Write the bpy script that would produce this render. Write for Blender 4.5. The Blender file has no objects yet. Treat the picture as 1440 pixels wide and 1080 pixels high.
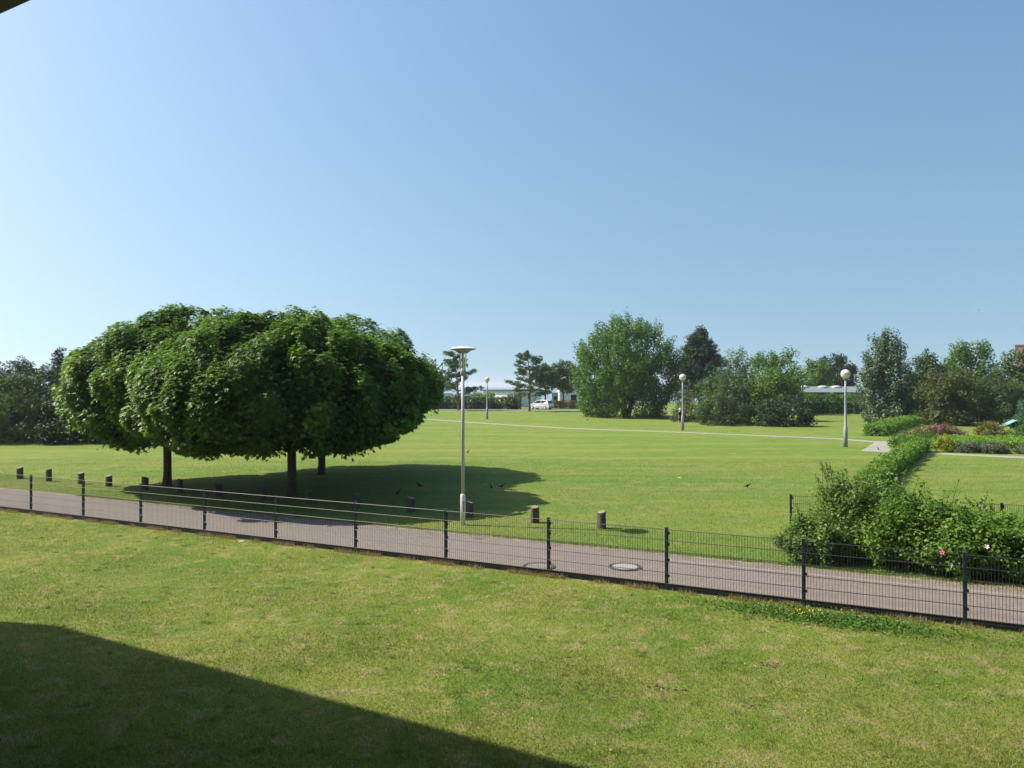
import bpy, bmesh, math, random
import numpy as np
from mathutils import Vector, Matrix

scn = bpy.context.scene
col = scn.collection
R = math.radians

# ------------------------------------------------------------------ camera
H = 3.9
F = 1080.0            # focal length in photograph pixels
cam_d = bpy.data.cameras.new('camera')
cam = bpy.data.objects.new('camera', cam_d)
col.objects.link(cam)
cam.location = (0, 0, H)
cam.rotation_euler = (R(90.16), 0, 0)
cam_d.sensor_width = 36
cam_d.lens = 27
cam_d.clip_start = 0.1
cam_d.clip_end = 60000
scn.camera = cam

# ------------------------------------------------------------------ sky and sun
SUN_EL = 46.0
SUN_AZ = 281.5        # clockwise from +Y
w = bpy.data.worlds.new('World')
scn.world = w
w.use_nodes = True
nt = w.node_tree
nt.nodes.clear()
sky = nt.nodes.new('ShaderNodeTexSky')
sky.sky_type = 'NISHITA'
sky.sun_disc = False
sky.sun_elevation = R(SUN_EL)
sky.sun_rotation = R(SUN_AZ)
sky.altitude = 0
sky.air_density = 1.5
sky.dust_density = 2.0
sky.ozone_density = 1.0
bg = nt.nodes.new('ShaderNodeBackground')
bg.inputs['Strength'].default_value = 0.087
out = nt.nodes.new('ShaderNodeOutputWorld')
# the summer haze lifts the pale band: look the sky up a little higher all the way round
tcw = nt.nodes.new('ShaderNodeTexCoord')
lift = nt.nodes.new('ShaderNodeVectorMath'); lift.operation = 'MULTIPLY_ADD'
lift.inputs[1].default_value = (1, 1, 0.7)
lift.inputs[2].default_value = (0, 0, 0.2)
nrmw = nt.nodes.new('ShaderNodeVectorMath'); nrmw.operation = 'NORMALIZE'
nt.links.new(tcw.outputs['Generated'], lift.inputs[0])
nt.links.new(lift.outputs[0], nrmw.inputs[0])
nt.links.new(nrmw.outputs[0], sky.inputs['Vector'])
hs = nt.nodes.new('ShaderNodeHueSaturation'); hs.inputs['Saturation'].default_value = 1.2
nt.links.new(sky.outputs[0], hs.inputs['Color'])
tintw = nt.nodes.new('ShaderNodeVectorMath'); tintw.operation = 'MULTIPLY'; tintw.inputs[1].default_value = (0.945, 0.98, 1.0)
nt.links.new(hs.outputs[0], tintw.inputs[0])
nt.links.new(tintw.outputs[0], bg.inputs[0])
nt.links.new(bg.outputs[0], out.inputs[0])

sun_d = bpy.data.lights.new('sun', 'SUN')
sun_d.energy = 4.5
sun_d.angle = R(0.53)
sun_d.color = (1.0, 0.91, 0.77)
sun = bpy.data.objects.new('sun', sun_d)
col.objects.link(sun)
az = R(SUN_AZ)
SUN_DIR = Vector((math.sin(az) * math.cos(R(SUN_EL)), math.cos(az) * math.cos(R(SUN_EL)), math.sin(R(SUN_EL))))
sun.rotation_euler = SUN_DIR.to_track_quat('Z', 'Y').to_euler()
sun.location = SUN_DIR * 60

scn.view_settings.view_transform = 'Standard'
scn.view_settings.look = 'None'
scn.view_settings.exposure = 0.92
scn.view_settings.gamma = 1.0
scn.view_settings.use_curve_mapping = False
scn.cycles.max_bounces = 6
scn.cycles.transparent_max_bounces = 6

# ------------------------------------------------------------------ helpers
def gp(px, py):
    """ground point (metres) under a spot of the photograph"""
    z = H * F / (py - 543.0)
    return Vector(((px - 720.0) * z / F, z, 0.0))

U = Vector((0.8955, -0.445, 0))       # along the lane
NV = Vector((0.445, 0.8955, 0))       # across the lane, away from the building
def lane(s, n, z=0.0):
    return U * s + NV * n + Vector((0, 0, z))

def link(o, parent=None):
    col.objects.link(o)
    if parent is not None:
        o.parent = parent
    return o

def tag(o, label=None, cat=None, group=None, kind=None):
    if label: o['label'] = label
    if cat: o['category'] = cat
    if group: o['group'] = group
    if kind: o['kind'] = kind
    return o

def empty(name, loc, rz=0.0):
    o = bpy.data.objects.new(name, None)
    o.location = loc
    o.rotation_euler = (0, 0, rz)
    o.empty_display_size = 0.2
    return link(o)

def mesh_np(name, V, faces_flat, loop_tot, material, parent=None, attrs=None, smooth=False):
    me = bpy.data.meshes.new(name)
    nv = len(V); nl = len(faces_flat); nf = len(loop_tot)
    me.vertices.add(nv); me.loops.add(nl); me.polygons.add(nf)
    me.vertices.foreach_set('co', np.asarray(V, np.float32).ravel())
    me.loops.foreach_set('vertex_index', np.asarray(faces_flat, np.int32))
    starts = np.concatenate([[0], np.cumsum(loop_tot)[:-1]]).astype(np.int32)
    me.polygons.foreach_set('loop_start', starts)
    me.polygons.foreach_set('loop_total', np.asarray(loop_tot, np.int32))
    if smooth:
        me.polygons.foreach_set('use_smooth', np.ones(nf, bool))
    me.update(calc_edges=True)
    if attrs:
        for k, a in attrs.items():
            at = me.attributes.new(k, 'FLOAT', 'POINT')
            at.data.foreach_set('value', np.asarray(a, np.float32))
    if material: me.materials.append(material)
    o = bpy.data.objects.new(name, me)
    return link(o, parent)

def bm_obj(name, bm, material, parent=None, smooth=False):
    me = bpy.data.meshes.new(name)
    bmesh.ops.recalc_face_normals(bm, faces=bm.faces)
    bm.to_mesh(me); bm.free()
    if smooth:
        for p in me.polygons: p.use_smooth = True
    if material: me.materials.append(material)
    o = bpy.data.objects.new(name, me)
    return link(o, parent)

def box(bm, x0, x1, y0, y1, z0, z1, M=None):
    co = [(x0,y0,z0),(x1,y0,z0),(x1,y1,z0),(x0,y1,z0),(x0,y0,z1),(x1,y0,z1),(x1,y1,z1),(x0,y1,z1)]
    v = [bm.verts.new(M @ Vector(c) if M else c) for c in co]
    for f in ((0,3,2,1),(4,5,6,7),(0,1,5,4),(1,2,6,5),(2,3,7,6),(3,0,4,7)):
        bm.faces.new([v[i] for i in f])
    return v

def bev(bm, w=0.01, seg=2):
    bmesh.ops.bevel(bm, geom=list(bm.edges), offset=w, segments=seg, profile=0.5, affect='EDGES')

def lathe(bm, prof, n=20, M=None, cap=True):
    """prof: list of (radius, z)"""
    rings = []
    for r, z in prof:
        ring = []
        for i in range(n):
            a = 2 * math.pi * i / n
            p = Vector((r * math.cos(a), r * math.sin(a), z))
            ring.append(bm.verts.new(M @ p if M else p))
        rings.append(ring)
    for a, b in zip(rings[:-1], rings[1:]):
        for i in range(n):
            bm.faces.new((a[i], a[(i+1) % n], b[(i+1) % n], b[i]))
    if cap:
        bm.faces.new(rings[0][::-1]); bm.faces.new(rings[-1])

def tube(bm, pts, rad, n=8, cap=True):
    pts = [Vector(p) for p in pts]
    if not hasattr(rad, '__len__'): rad = [rad] * len(pts)
    rings = []
    ref = Vector((0.31, 0.87, 0.12)).normalized()
    for i, p in enumerate(pts):
        d = (pts[min(i+1, len(pts)-1)] - pts[max(i-1, 0)]).normalized()
        if abs(d.dot(ref)) > 0.95: ref = Vector((0.9, -0.2, 0.3)).normalized()
        a = d.cross(ref).normalized(); b = d.cross(a)
        rings.append([bm.verts.new(p + (a * math.cos(2*math.pi*k/n) + b * math.sin(2*math.pi*k/n)) * rad[i]) for k in range(n)])
    for a, b in zip(rings[:-1], rings[1:]):
        for k in range(n):
            bm.faces.new((a[k], a[(k+1) % n], b[(k+1) % n], b[k]))
    if cap:
        bm.faces.new(rings[0][::-1]); bm.faces.new(rings[-1])

def dup(root, loc=None, rz=None, label=None):
    c = root.copy(); col.objects.link(c)
    if loc is not None: c.location = loc
    if rz is not None: c.rotation_euler = (0, 0, rz)
    if label: c['label'] = label
    for ch in list(root.children):
        d = ch.copy(); col.objects.link(d); d.parent = c
        for g in list(ch.children):
            e = g.copy(); col.objects.link(e); e.parent = d
    return c

# ------------------------------------------------------------------ materials
def new_mat(name):
    m = bpy.data.materials.new(name)
    m.use_nodes = True
    n = m.node_tree.nodes; n.clear()
    o = n.new('ShaderNodeOutputMaterial')
    return m, m.node_tree, o

def srgb(r, g, b):
    f = lambda c: (c/255/12.92) if c/255 <= 0.04045 else ((c/255+0.055)/1.055)**2.4
    return (f(r), f(g), f(b), 1)

def plain(name, c, rough=0.6, var=0.15, scale=8.0, metal=0.0, bump=0.0, spec=0.4, coord='Object', detail=5):
    m, t, o = new_mat(name)
    p = t.nodes.new('ShaderNodeBsdfPrincipled')
    tc = t.nodes.new('ShaderNodeTexCoord')
    nz = t.nodes.new('ShaderNodeTexNoise')
    nz.inputs['Scale'].default_value = scale
    nz.inputs['Detail'].default_value = detail
    t.links.new(tc.outputs[coord], nz.inputs['Vector'])
    mx = t.nodes.new('ShaderNodeMix'); mx.data_type = 'RGBA'
    c = tuple(c[:3])
    mx.inputs['A'].default_value = tuple(max(0, x*(1-var*1.6)) for x in c) + (1,)
    mx.inputs['B'].default_value = tuple(min(1, x*(1+var*1.6)) for x in c) + (1,)
    t.links.new(nz.outputs['Fac'], mx.inputs['Factor'])
    t.links.new(mx.outputs['Result'], p.inputs['Base Color'])
    p.inputs['Roughness'].default_value = rough
    p.inputs['Metallic'].default_value = metal
    p.inputs['Specular IOR Level'].default_value = spec
    if bump:
        b = t.nodes.new('ShaderNodeBump')
        b.inputs['Strength'].default_value = bump
        b.inputs['Distance'].default_value = 0.02
        t.links.new(nz.outputs['Fac'], b.inputs['Height'])
        t.links.new(b.outputs[0], p.inputs['Normal'])
    t.links.new(p.outputs[0], o.inputs[0])
    return m

def foliage(name, dark, light, trans=0.35, rough=0.5, spec=0.3, tcol=None):
    """leaf material: colour runs from dark to light by each leaf's own tint"""
    m, t, o = new_mat(name)
    at = t.nodes.new('ShaderNodeAttribute'); at.attribute_name = 'tint'
    mx = t.nodes.new('ShaderNodeMix'); mx.data_type = 'RGBA'
    mx.inputs['A'].default_value = tuple(dark) + (1,)
    mx.inputs['B'].default_value = tuple(light) + (1,)
    t.links.new(at.outputs['Fac'], mx.inputs['Factor'])
    p = t.nodes.new('ShaderNodeBsdfPrincipled')
    p.inputs['Roughness'].default_value = rough
    p.inputs['Specular IOR Level'].default_value = spec
    t.links.new(mx.outputs['Result'], p.inputs['Base Color'])
    tr = t.nodes.new('ShaderNodeBsdfTranslucent')
    m2 = t.nodes.new('ShaderNodeMix'); m2.data_type = 'RGBA'; m2.blend_type = 'MULTIPLY'
    m2.inputs['Factor'].default_value = 1
    m2.inputs['B'].default_value = tuple(tcol or (1.5, 1.6, 0.5)) + (1,)
    t.links.new(mx.outputs['Result'], m2.inputs['A'])
    t.links.new(m2.outputs['Result'], tr.inputs['Color'])
    ms = t.nodes.new('ShaderNodeMixShader'); ms.inputs[0].default_value = trans
    t.links.new(p.outputs[0], ms.inputs[1]); t.links.new(tr.outputs[0], ms.inputs[2])
    t.links.new(ms.outputs[0], o.inputs[0])
    return m

MAT = {}
MAT['fence'] = plain('fence_paint', (0.020, 0.029, 0.031), 0.5, 0.12, 30, spec=0.4)
MAT['post'] = plain('post_paint', (0.026, 0.036, 0.046), 0.42, 0.15, 20, spec=0.5)
MAT['plinth'] = plain('plinth_board', (0.030, 0.030, 0.031), 0.8, 0.35, 6, bump=0.3)
MAT['bark'] = plain('maple_bark', (0.075, 0.062, 0.048), 0.9, 0.4, 9, bump=0.8)
MAT['darkbark'] = plain('dark_bark', (0.055, 0.047, 0.038), 0.9, 0.4, 5, bump=0.5)
MAT['pinebark'] = plain('pine_bark', (0.11, 0.075, 0.05), 0.9, 0.4, 5, bump=0.5)
MAT['stump'] = plain('weathered_wood', (0.085, 0.072, 0.055), 0.9, 0.4, 14, bump=0.8)
MAT['stump_top'] = plain('sawn_end_grain', (0.22, 0.18, 0.115), 0.85, 0.3, 30, bump=0.3)
MAT['white'] = plain('white_paint', (0.74, 0.73, 0.70), 0.45, 0.06, 10)
MAT['whitewall'] = plain('white_render', (0.72, 0.74, 0.77), 0.8, 0.05, 1.5)
MAT['lampgrey'] = plain('lamp_grey', (0.30, 0.31, 0.33), 0.4, 0.12, 14)
MAT['globe_pole'] = plain('globe_lamp_pole', (0.22, 0.235, 0.25), 0.45, 0.1, 12)
MAT['globe'] = plain('opal_globe', (0.66, 0.655, 0.63), 0.22, 0.04, 6, spec=0.5)
MAT['globe_low'] = plain('opal_globe_lower', (0.60, 0.585, 0.55), 0.25, 0.08, 6, spec=0.5)
MAT['seam'] = plain('grey_seam', (0.16, 0.16, 0.16), 0.6, 0.1, 8)
MAT['lamphood'] = plain('lamp_hood', (0.66, 0.64, 0.62), 0.4, 0.06, 10)
MAT['lampunder'] = plain('lamp_hood_inside', (0.34, 0.31, 0.30), 0.5, 0.1, 10)
MAT['glass_dark'] = plain('dark_glass', (0.025, 0.03, 0.035), 0.08, 0.1, 2, spec=0.8)
MAT['iron'] = plain('cast_iron', (0.065, 0.062, 0.06), 0.65, 0.3, 20, bump=0.4)
MAT['concrete'] = plain('concrete_infill', (0.27, 0.26, 0.24), 0.85, 0.18, 14, bump=0.3)
MAT['roof_dark'] = plain('eave_board', (0.022, 0.021, 0.035), 0.6, 0.1, 5)
MAT['wall_cream'] = plain('facade_render', (0.55, 0.53, 0.48), 0.85, 0.06, 2)
MAT['greyroof'] = plain('grey_roof_sheet', (0.155, 0.195, 0.19), 0.6, 0.08, 1.2)
MAT['blackroof'] = plain('dark_flat_roof_edge', (0.05, 0.055, 0.06), 0.7, 0.1, 2)
MAT['pink'] = plain('pink_render', (0.30, 0.145, 0.145), 0.8, 0.08, 1)
MAT['redroof'] = plain('red_tile', (0.26, 0.055, 0.055), 0.7, 0.15, 3)
MAT['bluepanel'] = plain('pale_blue_panel', (0.35, 0.52, 0.60), 0.4, 0.06, 2)
MAT['skylight'] = plain('acrylic_dome', (0.36, 0.40, 0.39), 0.3, 0.05, 4)
MAT['teal'] = plain('pale_teal_board', (0.19, 0.37, 0.33), 0.6, 0.08, 4)
MAT['carpaint'] = plain('silver_white_car_paint', (0.66, 0.67, 0.68), 0.25, 0.03, 3, spec=0.6)
MAT['tyre'] = plain('tyre_rubber', (0.02, 0.02, 0.021), 0.85, 0.2, 8)
MAT['rim'] = plain('alloy_rim', (0.62, 0.63, 0.64), 0.3, 0.05, 8, metal=0.4)
MAT['taillight'] = plain('red_lamp_lens', (0.40, 0.03, 0.03), 0.2, 0.1, 8)
MAT['skin'] = plain('skin', (0.50, 0.31, 0.22), 0.6, 0.08, 8)
MAT['navy'] = plain('navy_cloth', (0.018, 0.020, 0.032), 0.9, 0.2, 12)
MAT['hair'] = plain('white_hair', (0.72, 0.68, 0.62), 0.7, 0.1, 20)
MAT['shoe'] = plain('pale_shoe', (0.35, 0.30, 0.25), 0.7, 0.1, 10)
MAT['crow'] = plain('black_feather', (0.015, 0.015, 0.018), 0.5, 0.2, 10)
MAT['gull'] = plain('grey_gull_feather', (0.22, 0.23, 0.25), 0.7, 0.2, 6)
MAT['pebble'] = plain('pale_litter', (0.55, 0.52, 0.45), 0.8, 0.15, 10)
MAT['soil'] = plain('bare_soil', (0.11, 0.075, 0.048), 0.95, 0.4, 25, bump=0.8)
MAT['rose'] = plain('rose_petal', (0.62, 0.085, 0.20), 0.6, 0.2, 20)
MAT['palerose'] = plain('pale_rose_petal', (0.72, 0.55, 0.55), 0.6, 0.15, 20)
MAT['yellowflower'] = plain('yellow_petal', (0.70, 0.48, 0.02), 0.6, 0.15, 20)

# ------------------------------------------------------------------ ground materials
def node(t, kind, **kw):
    n = t.nodes.new(kind)
    for k, v in kw.items():
        setattr(n, k, v)
    return n

def noise(t, vec, scale, detail=4.0, rough=0.55, dist=0.0):
    n = t.nodes.new('ShaderNodeTexNoise')
    n.inputs['Scale'].default_value = scale
    n.inputs['Detail'].default_value = detail
    n.inputs['Roughness'].default_value = rough
    n.inputs['Distortion'].default_value = dist
    t.links.new(vec, n.inputs['Vector'])
    return n.outputs['Fac']

def ramp(t, fac, a, b):
    n = t.nodes.new('ShaderNodeMapRange')
    n.inputs['From Min'].default_value = a
    n.inputs['From Max'].default_value = b
    t.links.new(fac, n.inputs['Value'])
    return n.outputs['Result']

def mixc(t, fac, A, B):
    n = t.nodes.new('ShaderNodeMix'); n.data_type = 'RGBA'
    if isinstance(fac, (int, float)): n.inputs['Factor'].default_value = fac
    else: t.links.new(fac, n.inputs['Factor'])
    for k, v in (('A', A), ('B', B)):
        if isinstance(v, (tuple, list)): n.inputs[k].default_value = tuple(v[:3]) + (1,)
        else: t.links.new(v, n.inputs[k])
    return n.outputs['Result']

def math_(t, op, a, b=None):
    n = t.nodes.new('ShaderNodeMath'); n.operation = op
    for i, v in enumerate((a, b)):
        if v is None: continue
        if isinstance(v, (int, float)): n.inputs[i].default_value = v
        else: t.links.new(v, n.inputs[i])
    return n.outputs[0]

def mapping(t, vec, rz=0.0, sc=(1, 1, 1), loc=(0, 0, 0)):
    n = t.nodes.new('ShaderNodeMapping')
    n.inputs['Rotation'].default_value = (0, 0, rz)
    n.inputs['Scale'].default_value = sc
    n.inputs['Location'].default_value = loc
    t.links.new(vec, n.inputs['Vector'])
    return n.outputs[0]

def grass_colour(t, pos):
    """lawn colour as a function of the place on the ground: olive and straw on the near lawn, greener with mown stripes beyond the lane"""
    dot = node(t, 'ShaderNodeVectorMath', operation='DOT_PRODUCT')
    t.links.new(pos, dot.inputs[0]); dot.inputs[1].default_value = (0.445, 0.8955, 0)
    far = ramp(t, dot.outputs['Value'], 15.0, 17.0)
    n1 = noise(t, pos, 0.55, 5, 0.6, 0.3)
    n2 = noise(t, pos, 2.3, 4, 0.6)
    n3 = noise(t, pos, 0.16, 3, 0.5)
    n4 = noise(t, pos, 9.0, 3, 0.6)
    # near lawn
    near = mixc(t, ramp(t, n1, 0.36, 0.66), (0.118, 0.188, 0.026), (0.202, 0.222, 0.048))
    near = mixc(t, math_(t, 'MULTIPLY', ramp(t, n2, 0.50, 0.66), 0.75), near, (0.290, 0.262, 0.112))
    near = mixc(t, math_(t, 'MULTIPLY', ramp(t, n3, 0.54, 0.68), 0.55), near, (0.085, 0.160, 0.020))
    near = mixc(t, math_(t, 'MULTIPLY', ramp(t, n4, 0.58, 0.76), 0.7), near, (0.062, 0.108, 0.016))
    # lawn beyond the lane: mown stripes
    st = mapping(t, pos, R(22), (0.16, 0.85, 1.0))
    n5 = noise(t, pos, 0.9, 5, 0.68, 0.5)
    s1 = noise(t, st, 0.36, 4, 0.62, 0.6)
    s2 = noise(t, st, 1.0, 4, 0.65, 0.8)
    f = mixc(t, ramp(t, s1, 0.38, 0.64), (0.105, 0.180, 0.030), (0.165, 0.205, 0.040))
    f = mixc(t, math_(t, 'MULTIPLY', ramp(t, s2, 0.50, 0.70), 0.55), f, (0.225, 0.210, 0.072))
    f = mixc(t, math_(t, 'MULTIPLY', ramp(t, n1, 0.52, 0.70), 0.55), f, (0.088, 0.176, 0.026))
    f = mixc(t, math_(t, 'MULTIPLY', ramp(t, n2, 0.58, 0.78), 0.4), f, (0.070, 0.122, 0.022))
    f = mixc(t, math_(t, 'MULTIPLY', ramp(t, n5, 0.53, 0.68), 0.55), f, (0.250, 0.232, 0.088))
    f = mixc(t, math_(t, 'MULTIPLY', ramp(t, n4, 0.60, 0.8), 0.35), f, (0.072, 0.122, 0.020))
    return mixc(t, far, near, f)

def lawn_mat():
    m, t, o = new_mat('lawn_turf')
    g = t.nodes.new('ShaderNodeNewGeometry')
    pos = g.outputs['Position']
    c = grass_colour(t, pos)
    p = t.nodes.new('ShaderNodeBsdfPrincipled')
    t.links.new(c, p.inputs['Base Color'])
    p.inputs['Roughness'].default_value = 0.9
    p.inputs['Specular IOR Level'].default_value = 0.1
    b = t.nodes.new('ShaderNodeBump'); b.inputs['Strength'].default_value = 0.9; b.inputs['Distance'].default_value = 0.06
    hn = math_(t, 'ADD', noise(t, pos, 14.0, 6, 0.7), math_(t, 'MULTIPLY', noise(t, pos, 1.6, 4, 0.6), 1.5))
    t.links.new(hn, b.inputs['Height'])
    t.links.new(b.outputs[0], p.inputs['Normal'])
    t.links.new(p.outputs[0], o.inputs[0])
    return m

def blade_mat():
    m, t, o = new_mat('grass_blade')
    g = t.nodes.new('ShaderNodeNewGeometry')
    c = grass_colour(t, g.outputs['Position'])
    at = t.nodes.new('ShaderNodeAttribute'); at.attribute_name = 'tint'
    c1 = mixc(t, math_(t, 'MULTIPLY', ramp(t, at.outputs['Fac'], 0.55, 1.0), 0.75), c, (0.32, 0.29, 0.115))
    c2 = mixc(t, math_(t, 'MULTIPLY', ramp(t, at.outputs['Fac'], 0.45, 0.0), 0.6), c1, (0.072, 0.150, 0.016))
    p = t.nodes.new('ShaderNodeBsdfPrincipled')
    p.inputs['Roughness'].default_value = 0.55
    p.inputs['Specular IOR Level'].default_value = 0.25
    t.links.new(c2, p.inputs['Base Color'])
    tr = t.nodes.new('ShaderNodeBsdfTranslucent')
    t.links.new(c2, tr.inputs['Color'])
    ms = t.nodes.new('ShaderNodeMixShader'); ms.inputs[0].default_value = 0.35
    t.links.new(p.outputs[0], ms.inputs[1]); t.links.new(tr.outputs[0], ms.inputs[2])
    t.links.new(ms.outputs[0], o.inputs[0])
    return m

def paving_mat():
    m, t, o = new_mat('brick_paving')
    tc = t.nodes.new('ShaderNodeTexCoord')
    pos = tc.outputs['Object']
    br = t.nodes.new('ShaderNodeTexBrick')
    br.inputs['Scale'].default_value = 1.0
    br.inputs['Brick Width'].default_value = 0.21
    br.inputs['Row Height'].default_value = 0.105
    br.inputs['Mortar Size'].default_value = 0.007
    br.inputs['Mortar Smooth'].default_value = 0.2
    br.inputs['Color1'].default_value = (0.222, 0.178, 0.155, 1)
    br.inputs['Color2'].default_value = (0.175, 0.150, 0.137, 1)
    br.inputs['Mortar'].default_value = (0.095, 0.082, 0.070, 1)
    br.inputs['Bias'].default_value = 0.1
    t.links.new(pos, br.inputs['Vector'])
    n1 = noise(t, pos, 0.5, 5, 0.6); n2 = noise(t, pos, 5.0, 4, 0.65)
    st = mapping(t, pos, 0, (0.06, 1.0, 1.0)); n3 = noise(t, st, 1.6, 3, 0.6)
    c = mixc(t, math_(t, 'MULTIPLY', ramp(t, n1, 0.35, 0.7), 0.5), br.outputs['Color'], (0.180, 0.150, 0.135))
    c = mixc(t, math_(t, 'MULTIPLY', ramp(t, n2, 0.5, 0.8), 0.5), c, (0.215, 0.18, 0.155))
    n4 = noise(t, pos, 1.7, 6, 0.7, 0.8)
    c = mixc(t, math_(t, 'MULTIPLY', ramp(t, n4, 0.56, 0.70), 0.45), c, (0.125, 0.105, 0.09))
    c = mixc(t, math_(t, 'MULTIPLY', ramp(t, n3, 0.52, 0.68), 0.5), c, (0.125, 0.10, 0.095))
    # the left end of the lane has gone greyer
    sep = t.nodes.new('ShaderNodeSeparateXYZ'); t.links.new(pos, sep.inputs[0])
    c = mixc(t, math_(t, 'MULTIPLY', ramp(t, sep.outputs['X'], -6.0, -20.0), 0.6), c, (0.175, 0.165, 0.155))
    p = t.nodes.new('ShaderNodeBsdfPrincipled')
    t.links.new(c, p.inputs['Base Color'])
    p.inputs['Roughness'].default_value = 0.85
    p.inputs['Specular IOR Level'].default_value = 0.25
    b = t.nodes.new('ShaderNodeBump'); b.inputs['Strength'].default_value = 0.5; b.inputs['Distance'].default_value = 0.008
    t.links.new(br.outputs['Fac'], b.inputs['Height']); b.invert = True
    t.links.new(b.outputs[0], p.inputs['Normal'])
    t.links.new(p.outputs[0], o.inputs[0])
    return m

def sea_mat():
    m, t, o = new_mat('sea_water')
    g = t.nodes.new('ShaderNodeNewGeometry')
    p = t.nodes.new('ShaderNodeBsdfPrincipled')
    p.inputs['Base Color'].default_value = (0.16, 0.24, 0.29, 1)
    p.inputs['Roughness'].default_value = 0.25
    b = t.nodes.new('ShaderNodeBump'); b.inputs['Strength'].default_value = 0.6; b.inputs['Distance'].default_value = 0.3
    t.links.new(noise(t, g.outputs['Position'], 0.6, 4), b.inputs['Height'])
    t.links.new(b.outputs[0], p.inputs['Normal'])
    t.links.new(p.outputs[0], o.inputs[0])
    return m

MAT['lawn'] = lawn_mat(); MAT['blade'] = blade_mat(); MAT['paving'] = paving_mat(); MAT['sea'] = sea_mat()
MAT['path'] = plain('pale_gravel_path', (0.25, 0.25, 0.21), 0.95, 0.12, 1.5, bump=0.2)
MAT['road'] = plain('grey_asphalt', (0.17, 0.17, 0.175), 0.9, 0.15, 1.2)
MAT['sand'] = plain('sandy_edge', (0.24, 0.20, 0.14), 0.95, 0.25, 6, bump=0.4)
MAT['kerb'] = plain('pale_edging_stone', (0.235, 0.20, 0.18), 0.85, 0.25, 4)

# ------------------------------------------------------------------ ground
def sheet(name, pts, z, material, kind='structure'):
    bm = bmesh.new()
    bm.faces.new([bm.verts.new((p[0], p[1], z)) for p in pts])
    o = bm_obj(name, bm, material)
    if o.data.polygons[0].normal.z < 0: o.data.flip_normals()
    return tag(o, kind=kind)

bm = bmesh.new()
v = [bm.verts.new(p) for p in ((-3000, -600, 0), (3000, -600, 0), (3000, 188, 0), (-3000, 188, 0), (3000, 200, -1.2), (-3000, 200, -1.2))]
bm.faces.new((v[0], v[1], v[2], v[3])); bm.faces.new((v[3], v[2], v[4], v[5]))
tag(bm_obj('lawn', bm, MAT['lawn']), kind='structure')
sheet('sea', [(-4000, 196), (4000, 196), (4000, 7000), (-4000, 7000)], -0.7, MAT['sea'])

# the paved lane runs along its own local x axis
LANE0, LANE1 = 14.56, 17.52
def lane_obj(name, s0, s1, n0, n1, z, material, jag=0.0, seed=1):
    rng = random.Random(seed)
    bm = bmesh.new()
    n = max(2, int((s1 - s0) / 0.35)) if jag else 2
    lo, hi = [], []
    for i in range(n + 1):
        s = s0 + (s1 - s0) * i / n
        lo.append(bm.verts.new((s, n0 + (rng.uniform(-jag, jag) if jag else 0), z)))
        hi.append(bm.verts.new((s, n1 + (rng.uniform(-jag, jag) if jag else 0), z)))
    for i in range(n):
        bm.faces.new((lo[i], lo[i+1], hi[i+1], hi[i]))
    o = bm_obj(name, bm, material)
    o.rotation_euler = (0, 0, math.atan2(U.y, U.x))
    return tag(o, kind='structure')
lane_obj('lane', -80, 40, LANE0, LANE1, 0.008, MAT['paving'])
lane_obj('lane_sand_edge', -80, 40, LANE1 - 0.10, LANE1 + 0.10, 0.012, MAT['sand'], 0.07, 4)
lane_obj('edging_strip', -4.5, 40, LANE1 - 0.62, LANE1 - 0.50, 0.012, MAT['kerb'])

def ribbon(name, pts, width, z, material):
    bm = bmesh.new(); L, Rr = [], []
    pts = [Vector(p) for p in pts]
    for i, p in enumerate(pts):
        d = (pts[min(i+1, len(pts)-1)] - pts[max(i-1, 0)]).normalized()
        s = Vector((-d.y, d.x, 0)) * width / 2
        L.append(bm.verts.new((p.x + s.x, p.y + s.y, z))); Rr.append(bm.verts.new((p.x - s.x, p.y - s.y, z)))
    for i in range(len(pts) - 1):
        bm.faces.new((L[i], Rr[i], Rr[i+1], L[i+1]))
    return tag(bm_obj(name, bm, material), kind='structure')
ribbon('park_path', [gp(380, 575), gp(520, 583), gp(620, 591), gp(700, 596.5), gp(800, 602.5), gp(960, 608), gp(1180, 617.2), gp(1262, 624)], 1.1, 0.006, MAT['path'])
sheet('path_junction', [gp(1210, 634.5), gp(1262, 637), gp(1254, 620.8), gp(1233, 620.4)], 0.010, MAT['path'])
ribbon('garden_path', [gp(1240, 634.8), gp(1300, 637), gp(1440, 643.5), gp(1560, 650), gp(1900, 668)], 1.25, 0.006, MAT['path'])
ribbon('road', [(-60, 133, 0), (-12, 128.5, 0), (3, 126, 0), (14, 124, 0), (60, 117, 0)], 5.0, 0.006, MAT['road'])

# summer sea air round the whole scene
bm = bmesh.new(); box(bm, -4100, 4100, -700, 7100, -2.4, 28)
m, t, o = new_mat('haze_air')
pv = t.nodes.new('ShaderNodeVolumePrincipled')
pv.inputs['Density'].default_value = 0.00022
pv.inputs['Color'].default_value = (0.86, 0.93, 1.0, 1)
pv.inputs['Anisotropy'].default_value = 0.2
t.links.new(pv.outputs[0], o.inputs['Volume'])
tag(bm_obj('haze', bm, m), kind='stuff')

# ------------------------------------------------------------------ foliage engine
def unit(a):
    return a / np.maximum(np.linalg.norm(a, axis=-1, keepdims=True), 1e-9)

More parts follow.
